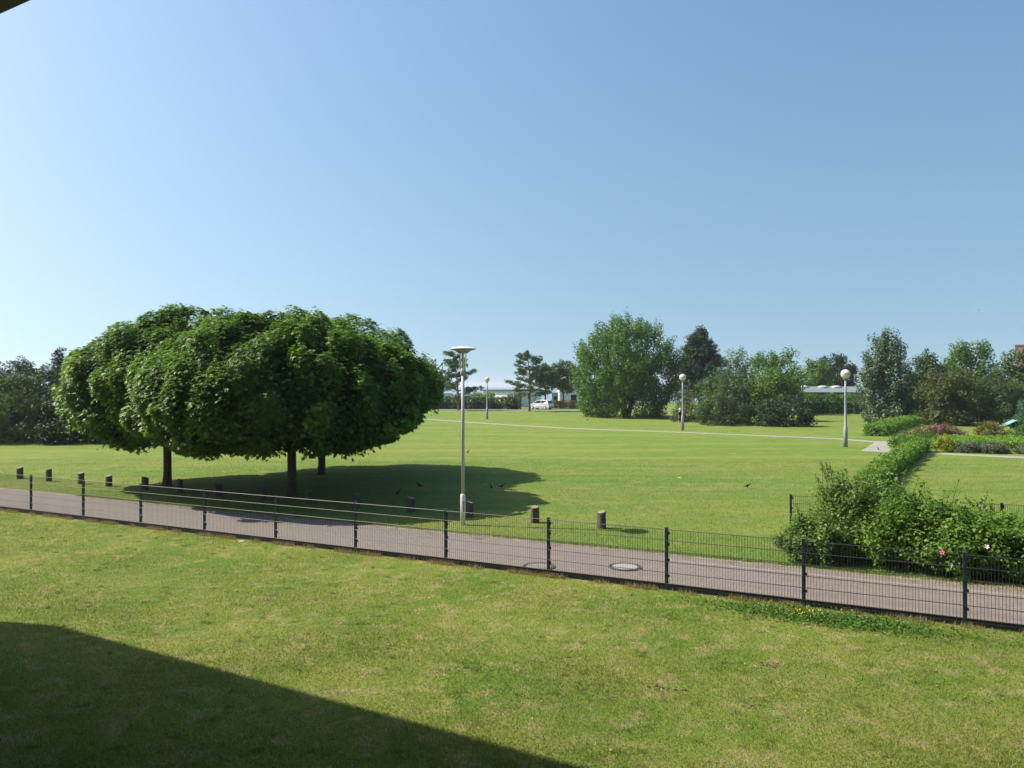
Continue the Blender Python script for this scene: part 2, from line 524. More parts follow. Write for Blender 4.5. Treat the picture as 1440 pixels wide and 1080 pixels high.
TPL = {
 'kite':  (np.array([(0,0,0),(.42,.34,.10),(1,0,-.08),(.42,-.34,.10)]), [(0,1,2),(0,2,3)]),
 'maple': (np.array([(0,0,0),(-.02,.46,-.04),(.34,.22,.05),(.62,.50,-.04),(.64,.15,.03),(1,0,-.14),(.64,-.15,.03),(.62,-.50,-.04),(.34,-.22,.05),(-.02,-.46,-.04)]),
           [(0,1,2),(2,3,4),(0,2,4),(0,4,5),(0,5,6),(0,6,8),(6,7,8),(0,8,9)]),
 'lobed': (np.array([(0,0,0),(.05,.46,-.02),(.40,.20,.05),(1,0,-.12),(.40,-.20,.05),(.05,-.46,-.02)]), [(0,1,2),(0,2,3),(0,3,4),(0,4,5)]),
 'needle':(np.array([(0,0,0),(.5,.07,.02),(1,0,0),(.5,-.07,.02)]), [(0,1,2),(0,2,3)]),
 'tuft':  (np.array([(0,0,0),(.9,.42,.15),(1,.18,.25),(0,0,0.0),(1,.10,.0),(1,-.12,.05),(0,0,0),(.95,-.2,.22),(.85,-.46,.12)]), [(0,1,2),(3,4,5),(6,7,8)]),
}

def leaf_object(name, P, N, size, tint, kind, material, parent, rng, droop=None, fan=0.0):
    tpl, tris = TPL[kind]
    n = len(P)
    N = unit(N)
    hint = rng.normal(size=(n, 3)) if droop is None else droop + rng.normal(size=(n, 3)) * 0.45
    T = unit(hint - N * np.sum(N * hint, axis=1, keepdims=True))
    B = np.cross(N, T)
    V = (P[:, None, :] + size[:, None, None] * (tpl[None, :, 0, None] * T[:, None] + tpl[None, :, 1, None] * B[:, None] + tpl[None, :, 2, None] * N[:, None]))
    k = len(tpl)
    idx = (np.arange(n)[:, None, None] * k + np.array(tris)[None]).reshape(-1)
    tt = np.repeat(tint, k)
    return mesh_np(name, V.reshape(-1, 3), idx, np.full(len(tris) * n, 3), material, parent, {'tint': tt})

def fbm(D, rng, n=10, fmax=5.0):
    """smooth bumpy function on directions, about -1..1"""
    s = np.zeros(len(D))
    for i in range(n):
        f = rng.normal(size=3); f = f / np.linalg.norm(f) * rng.uniform(1.2, fmax)
        s += np.sin(D @ f * 2 + rng.uniform(0, 6.28)) / (1 + np.linalg.norm(f) * 0.25)
    return s / (n ** 0.5)

def dirs(n, rng, zmin=-1.0):
    z = rng.uniform(zmin, 1, n); a = rng.uniform(0, 2 * np.pi, n)
    r = np.sqrt(np.maximum(0, 1 - z * z))
    return np.stack([r * np.cos(a), r * np.sin(a), z], 1)

def spray(C, A, rp, ra, tints, per, rng, shell=0.35, out=0.7, up=0.5, jit=0.5):
    """leaf positions and normals in elongated clumps: centre C, axis A, radius across rp, half length ra"""
    m = len(C)
    idx = np.repeat(np.arange(m), per)
    d = dirs(len(idx), rng)
    rr = (shell + (1 - shell) * rng.random(len(idx)) ** 0.6)[:, None]
    a = unit(A)[idx]
    da = np.sum(d * a, axis=1, keepdims=True)
    off = (d - da * a) * rp[idx][:, None] + da * a * ra[idx][:, None]
    P = C[idx] + off * rr
    N = d * out + np.array([0, 0, up]) + rng.normal(size=d.shape) * jit
    t = np.clip(tints[idx] + rng.normal(size=len(idx)) * 0.16, 0, 1)
    return P, N, t, idx

def ellipsoid_clumps(n, ctr, rad, rng, bump=0.12, fill=0.25, zmin=-0.6, flat_bottom=None):
    d = dirs(n, rng, zmin)
    b = 1 + bump * fbm(d, np.random.default_rng(int(rng.integers(1e9))))
    f = np.where(rng.random(n) < fill, rng.uniform(0.35, 0.8, n), rng.uniform(0.84, 1.0, n))
    C = np.array(ctr) + d * np.array(rad) * (b * f)[:, None]
    return C, d

def make_tree(name, label, loc, h, width, seed, mat, leaf=0.3, n_clump=150, per=60, clump=0.9, bottom=0.5, kind='kite',
              group=None, cat='tree', trunk_r=0.2, bark='darkbark', spiky=0.0, top=1.0, stems=1, depth=None, up=0.5, bump=0.14, taper=0.0, rz=0.0, fill=0.3, crown_name='crown', gap=None):
    rng = np.random.default_rng(seed)
    root = empty(name, loc)
    tag(root, label, cat, group)
    depth = depth or width
    zc = (h + bottom) / 2
    rad = (width / 2 - clump * 0.55, depth / 2 - clump * 0.55, (h - bottom) / 2 - clump * 0.35)
    C, d = ellipsoid_clumps(n_clump, (0, 0, zc), rad, rng, bump, fill, -0.95)
    if taper:
        f = np.clip((C[:, 2] - bottom) / (h - bottom), 0, 1)
        s = 1 - taper * f ** 1.3 + 0.25 * taper * (1 - f)
        C[:, 0] *= s; C[:, 1] *= s
    A = unit(d * np.array([1, 1, 0.5]) + np.array([0, 0, 0.55 + spiky]) + rng.normal(size=d.shape) * 0.25)
    rp = clump * rng.uniform(0.55, 1.05, n_clump) * (1 - 0.35 * min(spiky, 1))
    ra = clump * rng.uniform(0.7, 1.2, n_clump) * (1 + 0.9 * spiky)
    tints = rng.uniform(0.1, 0.9, n_clump)
    P, N, t, idx = spray(C, A, rp, ra, tints, per, rng, up=up)
    ok = P[:, 2] > 0.05
    if gap: ok &= ~((np.abs(P[:, 0] - gap[0]) < gap[1] * (1 - P[:, 2] / gap[2] * 0.6)) & (P[:, 2] < gap[2]) & (rng.random(len(P)) < 0.88))
    P, N, t = P[ok], N[ok], t[ok]
    sz = leaf * rng.uniform(0.6, 1.25, len(P))
    leaf_object(crown_name, P, N, sz, t, kind, mat, root, rng)
    bm = bmesh.new()
    for s in range(stems):
        a = 2 * math.pi * s / max(stems, 1) + rng.uniform(0, 1)
        lean = 0.0 if stems == 1 else width * 0.16
        b = Vector((math.cos(a), math.sin(a), 0))
        p0 = b * (trunk_r * 0.8 if stems > 1 else 0) + Vector((0, 0, -0.05))
        p1 = b * lean * 0.4 + Vector((rng.uniform(-.1, .1), rng.uniform(-.1, .1), h * 0.25))
        p2 = b * lean + Vector((rng.uniform(-.2, .2), rng.uniform(-.2, .2), h * 0.55))
        p3 = b * lean * 1.3 + Vector((rng.uniform(-.3, .3), rng.uniform(-.3, .3), h * 0.85))
        tube(bm, [p0, p1, p2, p3], [trunk_r * 1.15, trunk_r * 0.85, trunk_r * 0.5, trunk_r * 0.12], 8)
        sel = rng.choice(n_clump, size=min(12, n_clump), replace=False)
        for j in sel:
            tgt = Vector(C[j]); k = min(0.9, max(0.25, tgt.z / h * 0.7))
            st = p0.lerp(p3, k)
            tube(bm, [st, st.lerp(tgt, 0.5) + Vector((0, 0, -0.1)), tgt], [trunk_r * 0.35, trunk_r * 0.22, trunk_r * 0.06], 5, cap=False)
    bm_obj('trunk', bm, MAT[bark], root)
    return root

# leaf colours: base reflectances of each kind
FOL = {
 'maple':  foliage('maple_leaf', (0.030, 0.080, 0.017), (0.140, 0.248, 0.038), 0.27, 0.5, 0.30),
 'deep':   foliage('deep_green_leaf', (0.030, 0.066, 0.024), (0.074, 0.128, 0.036), 0.3, 0.5, 0.35),
 'mid':    foliage('mid_green_leaf', (0.044, 0.100, 0.022), (0.108, 0.195, 0.036), 0.36, 0.5, 0.35),
 'ash': foliage('dense_green_leaf', (0.038, 0.096, 0.020), (0.108, 0.205, 0.034), 0.34, 0.5, 0.32),
 'fresh':  foliage('fresh_green_leaf', (0.065, 0.135, 0.016), (0.130, 0.215, 0.028), 0.4, 0.5, 0.3),
 'silver': foliage('silver_green_leaf', (0.054, 0.100, 0.056), (0.135, 0.190, 0.115), 0.25, 0.5, 0.35, (1.2, 1.3, 0.7)),
 'pine':   foliage('pine_needle', (0.032, 0.072, 0.024), (0.090, 0.150, 0.042), 0.18, 0.6, 0.25),
 'darkpine': foliage('dark_pine_needle', (0.018, 0.042, 0.022), (0.050, 0.092, 0.036), 0.14, 0.6, 0.25),
 'olive':  foliage('olive_needle', (0.042, 0.064, 0.022), (0.110, 0.138, 0.044), 0.2, 0.6, 0.25),
 'grey':   foliage('grey_green_shrub', (0.036, 0.070, 0.028), (0.096, 0.150, 0.056), 0.22, 0.6, 0.3),
 'juniper': foliage('juniper_spray', (0.060, 0.085, 0.050), (0.150, 0.175, 0.110), 0.2, 0.6, 0.3),
 'hedge':  foliage('hedge_leaf', (0.080, 0.160, 0.026), (0.145, 0.250, 0.044), 0.38, 0.5, 0.35),
 'lime':   foliage('lime_hedge_leaf', (0.095, 0.190, 0.018), (0.170, 0.285, 0.032), 0.35, 0.5, 0.35),
 'yellow': foliage('yellow_leaf', (0.150, 0.205, 0.018), (0.360, 0.360, 0.026), 0.35, 0.5, 0.3),
 'heather': foliage('pink_heather', (0.100, 0.090, 0.050), (0.270, 0.150, 0.125), 0.25, 0.6, 0.2, (1.2, 0.9, 0.8)),
 'bronze': foliage('bronze_leaf', (0.090, 0.085, 0.020), (0.210, 0.180, 0.040), 0.3, 0.5, 0.3),
 'bluefir': foliage('blue_green_conifer', (0.040, 0.095, 0.060), (0.090, 0.170, 0.105), 0.2, 0.6, 0.3),
 'rose':   foliage('rose_leaf', (0.058, 0.125, 0.022), (0.165, 0.275, 0.046), 0.38, 0.5, 0.25),
 'wild':   foliage('wild_shrub_leaf', (0.070, 0.128, 0.034), (0.170, 0.255, 0.070), 0.38, 0.5, 0.25),
 'dry':    foliage('dry_grass', (0.20, 0.16, 0.07), (0.42, 0.34, 0.18), 0.3, 0.7, 0.2, (1.1, 1.0, 0.8)),
 'weed':   foliage('weed_leaf', (0.050, 0.115, 0.018), (0.095, 0.185, 0.030), 0.35, 0.5, 0.3),
}

# ------------------------------------------------------------------ the three globe maples
def globe_maple(loc, rx, ry, ztop, zedge, seed, label, trunk_h=1.7, lean=(0, 0)):
    rng = np.random.default_rng(seed)
    root = empty('maple_tree', loc)
    tag(root, label, 'tree', 'round headed maples on the grass beside the lane')
    zc = zedge + (ztop - zedge) * 0.42
    ctr = np.array([lean[0], lean[1], zc])
    # boughs hang over one another like a thatch: each is a shallow shield of leaves drooping down the slope of the crown,
    # some standing out and some set back so that light and shade break up the surface
    nb = 85
    bd = dirs(nb * 6, rng, -0.75)
    keep = [0]
    for i in range(1, len(bd)):                       # spread the boughs evenly
        if len(keep) < nb and min(np.sum((bd[keep] - bd[i]) ** 2, axis=1)) > 0.085: keep.append(i)
    bd = bd[keep]; nb = len(bd)
    bh = rng.uniform(-0.04, 0.02, nb)
    n = 600
    d = dirs(n, rng, -0.93)
    dist = np.linalg.norm(d[:, None] - bd[None], axis=2)
    near_b = np.argmin(dist, axis=1); dn = dist[np.arange(n), near_b]
    dl = d - bd[near_b]
    b = 1 + 0.035 * fbm(d, np.random.default_rng(seed + 5), 12, 4) + bh[near_b]
    r0 = 0.26
    f = 1.0 - 0.115 * np.clip(dn / r0, 0, 1.15) ** 2 - 0.05 * np.clip(-dl[:, 2] / r0, 0, 1) + rng.normal(size=n) * 0.012
    proud = rng.random(n) < 0.42            # sprays standing out of the leaf skin
    f = f + np.where(proud, 0.035, -0.045)
    S = np.stack([np.full(n, rx), np.full(n, ry), np.where(d[:, 2] > 0, ztop - zc, zc - zedge)], 1)
    C = ctr + d * S * np.minimum(b * f, 1.045)[:, None] * 0.97
    nrm = unit(unit(d / S) + dl / r0 * 0.6 + rng.normal(size=d.shape) * 0.05)
    down = unit(np.stack([d[:, 0], d[:, 1], -0.45 - 0.6 * np.abs(d[:, 2])], 1) + rng.normal(size=d.shape) * 0.2)
    per = 190
    idx = np.repeat(np.arange(n), per)
    m = len(idx)
    tang = unit(down - nrm * np.sum(down * nrm, axis=1, keepdims=True))
    side = np.cross(nrm, tang)
    wsp = np.where(proud, 0.62, 1.15)[idx]
    u = np.clip(rng.normal(size=m) * 0.36, -.8, .8) * wsp; vv = np.clip(rng.normal(size=m) * 0.30, -.6, .6) * wsp
    cap = 0.16 - 0.55 * vv * vv - 0.25 * u * u - 0.20 * u
    dep = rng.random(m) ** 2 * 0.35
    rs = rng.uniform(0.7, 1.3, n)[idx]
    P = C[idx] + rs[:, None] * (tang[idx] * u[:, None] + side[idx] * vv[:, None] + nrm[idx] * (cap - dep)[:, None])
    P[:, 2] -= 0.22 * np.maximum(u, 0)
    N = nrm[idx] * 0.40 + np.array([0, 0, 0.85]) + side[idx] * vv[:, None] * 0.9 + tang[idx] * u[:, None] * 0.6 + rng.normal(size=(m, 3)) * 0.30
    tint = np.clip(np.where(proud, rng.uniform(0.45, 1.0, n), rng.uniform(0.0, 0.6, n))[idx] + rng.normal(size=m) * 0.12, 0, 1)  # lighter outer growth, darker set-back sprays: lit tops and shaded hollows put into colour
    # inner foliage so that no light shows through the crown
    mi = 9000
    di = dirs(mi, rng, -0.8)
    Si = np.stack([np.full(mi, rx), np.full(mi, ry), np.where(di[:, 2] > 0, ztop - zc, zc - zedge)], 1)
    Pi = ctr + di * Si * rng.uniform(0.45, 0.78, mi)[:, None]
    Ni = di * 0.6 + np.array([0, 0, 0.7]) + rng.normal(size=(mi, 3)) * 0.4
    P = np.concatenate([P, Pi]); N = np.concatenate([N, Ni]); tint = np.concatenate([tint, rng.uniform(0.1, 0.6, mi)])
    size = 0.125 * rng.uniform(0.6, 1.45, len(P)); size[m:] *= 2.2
    dr = unit(np.stack([P[:, 0] - lean[0], P[:, 1] - lean[1], np.full(len(P), -1.8)], 1))
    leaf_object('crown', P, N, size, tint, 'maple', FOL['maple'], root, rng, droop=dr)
    bm = bmesh.new()
    tube(bm, [(0, 0, -0.05), (0, 0, 0.12), (0.02, 0, 0.5), (0.0, 0.02, trunk_h), (0.03, 0, trunk_h + 0.4)], [0.22, 0.18, 0.156, 0.15, 0.18], 12)
    for k in range(11):
        a = 2 * math.pi * k / 11 + rng.uniform(-.2, .2)
        L = rng.uniform(0.55, 0.8)
        e = Vector((math.cos(a) * rx * L + lean[0], math.sin(a) * ry * L, rng.uniform(zc, zc + 1.2)))
        st = Vector((0, 0, trunk_h + 0.25))
        tube(bm, [st, st.lerp(e, 0.45) + Vector((0, 0, 0.35)), e], [0.10, 0.06, 0.02], 6)
    bm_obj('trunk', bm, MAT['bark'], root, True)
    return root

t1 = gp(410, 700); t2 = gp(235, 683); t3 = gp(452, 667)
globe_maple(t1, 4.95, 4.7, 6.4, 1.25, 11, 'nearest of the three round maples, its trunk closest to the lane', lean=(-0.37, 0))
globe_maple(t2, 4.85, 4.6, 6.75, 1.30, 12, 'left maple with its crown edge hanging in front of the dark shrubs', lean=(0.95, 0))
globe_maple(t3, 5.35, 5.0, 6.95, 1.25, 13, 'rear maple farthest from the lane, its crown edge nearest the white lamp post', lean=(0.12, 0))

# ------------------------------------------------------------------ near fence
FN = 14.50
def mesh_panel_mesh(name, L, h, z0):
    bm = bmesh.new()
    nb = int(round(L / 0.05))
    def rod(p, q, r, n=4):
        tube(bm, [p, q], r, n, cap=False)
    for i in range(nb + 1):
        x = 0.02 + (L - 0.04) * i / nb
        rod((x, 0, z0), (x, 0, z0 + h + 0.005), 0.0036)
    k = int(round(h / 0.2))
    for j in range(k + 1):
        z = z0 + h - j * h / k
        for y in (-0.008, 0.008):
            rod((0.01, y, z), (L - 0.01, y, z), 0.0048)
    me = bpy.data.meshes.new(name); bm.to_mesh(me); bm.free(); me.materials.append(MAT['fence'])
    return me
def post_mesh(h):
    bm = bmesh.new()
    box(bm, -0.032, 0.032, -0.024, 0.024, -0.1, h); bev(bm, 0.006, 1)
    box(bm, -0.036, 0.036, -0.028, 0.028, h + 0.001, h + 0.016)
    for z in (0.25, 0.55, 0.85, h - 0.12):
        box(bm, 0.034, 0.056, -0.018, 0.018, z, z + 0.045)
    me = bpy.data.meshes.new('post'); bmesh.ops.recalc_face_normals(bm, faces=bm.faces); bm.to_mesh(me); bm.free()
    me.materials.append(MAT['post'])
    return me
def plinth_mesh(L, h):
    bm = bmesh.new()
    box(bm, 0.034, L - 0.034, -0.02, 0.02, -0.1, h); bev(bm, 0.004, 1)
    me = bpy.data.meshes.new('plinth_board'); bm.to_mesh(me); bm.free(); me.materials.append(MAT['plinth'])
    return me
def make_fence(label, start, ang, bays, L, h, z0, ends=True):
    root = empty('mesh_fence', start, ang)
    tag(root, label, 'fence')
    pm = mesh_panel_mesh('mesh_panel', L, h, z0); po = post_mesh(z0 + h + 0.02); pl = plinth_mesh(L, z0 - 0.01)
    for i in range(bays + 1):
        link(bpy.data.objects.new('post', po), root).location = (i * L, 0, 0)
        if i < bays:
            link(bpy.data.objects.new('mesh_panel', pm), root).location = (i * L, -0.034, 0)
            link(bpy.data.objects.new('plinth_board', pl), root).location = (i * L, 0, 0)
    return root
BAY = 2.467
p_ref = gp(1130, 852)
s_ref = p_ref.dot(U)
make_fence('long dark welded mesh fence running between the near lawn and the paved lane', lane(s_ref - 12 * BAY, FN), math.atan2(U.y, U.x), 18, BAY, 1.03, 0.13)
f2 = Vector((7.62, 21.0, 0)); f2d = Vector((5.23, -1.72, 0))
make_fence('short dark mesh fence behind the wild rose bushes bounding the garden lawn', f2, math.atan2(f2d.y, f2d.x), 4, 2.508, 0.83, 0.08)

# ------------------------------------------------------------------ stump bollards
def bollard_thing(seed, loc, label):
    rng = random.Random(seed)
    root = empty('wooden_bollard', loc, rng.uniform(0, 6))
    tag(root, label, 'bollard', 'wooden bollards along the lane edge')
    h = rng.uniform(0.40, 0.47); r = rng.uniform(0.112, 0.128)
    bm = bmesh.new(); n = 14
    prof = [(r * 1.04, -0.08), (r * 1.02, 0.1), (r, h * 0.6), (r * 0.98, h - 0.012), (r * 0.94, h)]
    lathe(bm, prof, n)
    for vv in bm.verts:
        a = math.atan2(vv.co.y, vv.co.x); k = 1 + 0.05 * math.sin(3 * a + seed) + 0.03 * math.sin(7 * a + 2 * seed)
        vv.co.x *= k; vv.co.y *= k
        if vv.co.z > h * 0.8: vv.co.z += 0.03 * vv.co.x / r * rng.choice((1,))
    bm_obj('stump', bm, MAT['stump'], root)
    bm = bmesh.new()
    lathe(bm, [(r * 0.90, h + 0.003), (r * 0.86, h + 0.008)], n)
    for vv in bm.verts:
        vv.co.z += 0.03 * vv.co.x / r
    bm_obj('sawn_top', bm, MAT['stump_top'], root)
b0, b1 = Vector((-20.75, 32.4, 0)), Vector((2.44, 21.1, 0))
blabels = [
 'wooden stump bollard in the sun, farthest left along the lane',
 'sunlit wooden stump bollard, second from the left end of the row',
 'sunlit wooden stump bollard directly behind the second fence post from the left',
 'sunlit wooden stump bollard standing alone between the second and third fence posts',
 'wooden stump bollard at the edge of the shade, left of the left maple trunk',
 'shaded wooden stump bollard just right of the left maple trunk',
 'shaded wooden stump bollard midway between the two front maple trunks',
 'shaded wooden stump bollard just left of the nearest maple trunk',
 'shaded wooden stump bollard just right of the nearest maple trunk',
 'shaded wooden stump bollard third to the left of the white lamp post',
 'shaded wooden stump bollard next to the left of the white lamp post',
 'wooden stump bollard with sunlit pale top right behind the white lamp post foot',
 'sunlit wooden stump bollard between the white lamp post and the last bollard',
 'sunlit wooden stump bollard at the right end of the row']
bxs = [28, 69, 114, 153, 204, 253, 307, 371, 434, 502, 578, 660, 752, 846]
for i, px in enumerate(bxs):
    # point of the straight bollard line in that direction
    dx = (px - 720.0) / F
    dd = b1 - b0
    k = (dx * b0.y - b0.x) / (dd.x - dx * dd.y)
    bollard_thing(i + 1, b0 + dd * k, blabels[i])

# ------------------------------------------------------------------ white lamp post by the lane
lp = empty('lamp_post', gp(651, 738), 0.3)
tag(lp, 'tall white lamp post with a flat disc hood beside the lane', 'lamp post')
def pole_mat():
    m, t, o = new_mat('weathered_white_pole')
    g = t.nodes.new('ShaderNodeNewGeometry')
    n1 = noise(t, mapping(t, g.outputs['Position'], 0, (6, 6, 0.7)), 1.0, 5, 0.65)
    n2 = noise(t, g.outputs['Position'], 14, 4)
    c = mixc(t, ramp(t, n1, 0.46, 0.66), (0.46, 0.455, 0.43), (0.17, 0.16, 0.125))
    c = mixc(t, math_(t, 'MULTIPLY', ramp(t, n2, 0.55, 0.75), 0.5), c, (0.30, 0.30, 0.22))
    p = t.nodes.new('ShaderNodeBsdfPrincipled'); p.inputs['Roughness'].default_value = 0.55
    t.links.new(c, p.inputs['Base Color']); t.links.new(p.outputs[0], o.inputs[0])
    return m
MAT['pole'] = pole_mat()
bm = bmesh.new(); lathe(bm, [(0.070, -0.1), (0.070, 0.80), (0.064, 0.85), (0.05, 0.87)], 20); bm_obj('pole_base', bm, MAT['white'], lp, True)
bm = bmesh.new(); lathe(bm, [(0.048, 0.86), (0.045, 3.0), (0.042, 4.28)], 18); bm_obj('pole', bm, MAT['pole'], lp, True)
bm = bmesh.new(); box(bm, -0.03, 0.03, -0.075, -0.06, 0.35, 0.68); bev(bm, 0.006, 1); bm_obj('service_door', bm, MAT['lampgrey'], lp)
bm = bmesh.new(); lathe(bm, [(0.046, 4.20), (0.074, 4.23), (0.074, 4.33), (0.060, 4.36), (0.050, 4.40)], 20); bm_obj('collar', bm, MAT['lampgrey'], lp, True)
bm = bmesh.new(); lathe(bm, [(0.049, 4.38), (0.049, 4.58), (0.03, 4.60), (0.028, 4.84)], 16); bm_obj('lamp_holder', bm, MAT['lampgrey'], lp, True)
m, t, o = new_mat('clear_lamp_glass')
gl = t.nodes.new('ShaderNodeBsdfGlossy'); gl.inputs['Roughness'].default_value = 0.05
tr = t.nodes.new('ShaderNodeBsdfTransparent'); tr.inputs[0].default_value = (0.93, 0.96, 0.96, 1)
fr = t.nodes.new('ShaderNodeFresnel'); fr.inputs[0].default_value = 1.5
ms = t.nodes.new('ShaderNodeMixShader')
t.links.new(fr.outputs[0], ms.inputs[0]); t.links.new(tr.outputs[0], ms.inputs[1]); t.links.new(gl.outputs[0], ms.inputs[2]); t.links.new(ms.outputs[0], o.inputs[0])
MAT['lampglass'] = m
bm = bmesh.new(); lathe(bm, [(0.080, 4.36), (0.105, 4.82)], 24, cap=False); bm_obj('glass_cylinder', bm, MAT['lampglass'], lp, True)
for k in range(3):
    a = 2 * math.pi * k / 3 + 0.4
    bm = bmesh.new(); tube(bm, [(0.084 * math.cos(a), 0.084 * math.sin(a), 4.32), (0.113 * math.cos(a), 0.113 * math.sin(a), 4.84)], 0.006, 6); bm_obj('support_rod', bm, MAT['white'], lp)
bm = bmesh.new(); lathe(bm, [(0.385, 4.945), (0.38, 4.953), (0.28, 4.982), (0.14, 5.008), (0.01, 5.015)], 36); bm_obj('hood', bm, MAT['lamphood'], lp, True)
bm = bmesh.new(); lathe(bm, [(0.115, 4.82), (0.13, 4.825), (0.23, 4.90), (0.38, 4.939)], 36); bm_obj('reflector', bm, MAT['lampunder'], lp, True)

# ------------------------------------------------------------------ globe lamps on the park lawn
def globe_lamp(loc, label):
    r = empty('globe_lamp', loc)
    tag(r, label, 'street lamp', 'globe lamps along the park path')
    bm = bmesh.new(); lathe(bm, [(0.13, -0.1), (0.13, 1.25), (0.085, 1.30), (0.075, 3.2), (0.062, 4.32)], 14); bm_obj('pole', bm, MAT['globe_pole'], r, True)
    bm = bmesh.new(); lathe(bm, [(0.07, 4.30), (0.13, 4.33), (0.15, 4.40), (0.12, 4.43)], 16); bm_obj('collar', bm, MAT['globe_pole'], r, True)
    R0, zc = 0.295, 4.68
    up = [(R0 * math.cos(a), zc + R0 * math.sin(a)) for a in [math.pi / 2 * i / 9 for i in range(9)]] + [(0.004, zc + R0)]
    lo = [(R0 * math.cos(a), zc + R0 * math.sin(a)) for a in [-R(62) + R(62) * i / 8 for i in range(9)]]
    bm = bmesh.new(); lathe(bm, up, 24); bm_obj('upper_globe', bm, MAT['globe'], r, True)
    bm = bmesh.new(); lathe(bm, [(p[0], p[1] - 0.012) for p in lo], 24); bm_obj('lower_globe', bm, MAT['globe_low'], r, True)
    bm = bmesh.new(); lathe(bm, [(R0 + 0.006, zc - 0.02), (R0 + 0.006, zc + 0.008)], 24); bm_obj('seam_ring', bm, MAT['seam'], r, True)
    return r
l0 = globe_lamp(gp(1189, 628.5), 'white globe lamp on a grey pole near the path junction, largest of three')
dup(l0, gp(960, 605.2), None, 'white globe lamp whose pole stands just beside the white haired person')
dup(l0, gp(685, 589.5), None, 'small white globe lamp farthest away, in front of the hedge left of the pines')

# ------------------------------------------------------------------ manhole covers
def manhole(loc, label, inner, rz):
    r = empty('manhole_cover', loc, rz); tag(r, label, 'manhole cover')
    def ring(r0, r1, z0, z1, n=40):
        bm = bmesh.new()
        A = []
        for rr, z in ((r0, z0), (r1, z0), (r1, z1), (r0, z1)):
            A.append([bm.verts.new((rr * math.cos(2*math.pi*i/n), rr * math.sin(2*math.pi*i/n), z)) for i in range(n)])
        for j in range(4):
            a, b = A[j], A[(j + 1) % 4]
            for i in range(n):
                bm.faces.new((a[i], a[(i+1) % n], b[(i+1) % n], b[i]))
        return bm
    bm_obj('frame_ring', ring(0.325, 0.36, 0.0, 0.018), MAT['iron'], r)
    bm_obj('lid_rim', ring(0.275, 0.308, 0.0, 0.020), MAT['iron'], r)
    bm = bmesh.new(); lathe(bm, [(0.272, 0.0), (0.272, 0.016), (0.255, 0.020), (0.01, 0.022)], 40); bm_obj('lid_infill', bm, inner, r)
manhole(gp(879, 798) + Vector((0, 0, 0.008)), 'round manhole cover with a pale concrete lid in the paved lane', MAT['concrete'], 0.3)
MAT['paveinfill'] = plain('stone_infill', (0.18, 0.15, 0.135), 0.85, 0.3, 12, bump=0.4)
manhole(gp(758, 797.5) + Vector((0, 0, 0.008)), 'round manhole cover with a dull brick coloured lid, half hidden by a fence post', MAT['paveinfill'], 1.1)

# ------------------------------------------------------------------ the building the photograph was taken from
hb = empty('house', lane(-9, 0)); tag(hb, 'dark roof eave of the near house poking in at the top left corner', 'house')
hb.location = (0, 0, 0)
UH = Vector((0.868, -0.497, 0)); NH = Vector((0.497, 0.868, 0))
EN = 4.66                     # distance of the eave line from the camera, square to the facade
EZ = 8.12
def hp(a_, n_):
    return UH * a_ + NH * n_
bm = bmesh.new()
ring2 = [hp(-24.5, EN - 4.5), hp(-22.3, EN - 1.05), hp(-21.0, EN - 0.22), hp(-20.3, EN), hp(22, EN), hp(22, EN - 13), hp(-24.5, EN - 13)]
lo = [bm.verts.new((p.x, p.y, EZ)) for p in ring2]; hi = [bm.verts.new((p.x, p.y, EZ + 0.22)) for p in ring2]
bm.faces.new(lo); bm.faces.new(hi[::-1])
for i in range(len(lo)):
    j = (i + 1) % len(lo); bm.faces.new((lo[i], lo[j], hi[j], hi[i]))
bm_obj('roof', bm, MAT['roof_dark'], hb)
Mh = Matrix.Rotation(math.atan2(UH.y, UH.x), 4, 'Z')
bm = bmesh.new(); box(bm, -20, -11.2, EN - 12, EN - 0.7, -0.1, EZ - 0.003, Mh); bm_obj('wall', bm, MAT['wall_cream'], hb)
bm = bmesh.new(); box(bm, -11.19, 20, EN - 12, EN - 7.2, -0.1, EZ - 0.003, Mh); bm_obj('wall', bm, MAT['wall_cream'], hb)
bm = bmesh.new(); box(bm, -8.48, 20, EN - 7.19, EN - 5.6, 2.3, 2.52, Mh); bm_obj('balcony_floor', bm, MAT['concrete'], hb)

# ------------------------------------------------------------------ trees and shrubs of the park
def at(px, Z):
    return Vector(((px - 720.0) / F * Z, Z, 0))
def zz(py, Z):
    return H + (543.0 - py) / F * Z
def wid(px, Z):
    return px / F * Z

PK = 'trees round the park lawn'
SH = 'shrubs round the park lawn'
make_tree('broadleaf_tree', 'large round bright green tree with dark forked trunk in the middle of the park', at(881, 97), 12.5, 14.4, 21, FOL['ash'], 0.26, 460, 135, 1.05, -2.2, spiky=0.6, trunk_r=0.26, stems=4, group=PK, bump=0.05, fill=0.30, gap=(0.3, 1.3, 2.5))
make_tree('pine_tree', 'dark blue green pine rising behind the right edge of the large round tree', at(984, 112), zz(459, 112), wid(88, 112), 22, FOL['darkpine'], 0.42, 170, 60, 1.0, 1.0, kind='tuft', group=PK, taper=0.75, trunk_r=0.25, bark='pinebark')
make_tree('birch_tree', 'pale airy tree top behind and right of the dark pine', at(1035, 122), zz(489, 122), wid(46, 122), 23, FOL['silver'], 0.32, 60, 40, 0.9, 3.0, group=PK, trunk_r=0.15, spiky=0.4)
make_tree('shrub', 'tall rounded green shrub to the right of the white haired person', at(1018, 82), zz(513, 82), wid(92, 82), 24, FOL['pine'], 0.26, 130, 75, 0.85, -1.2, kind='tuft', group=SH, cat='shrub', trunk_r=0.12, stems=3, up=0.6, crown_name='foliage')
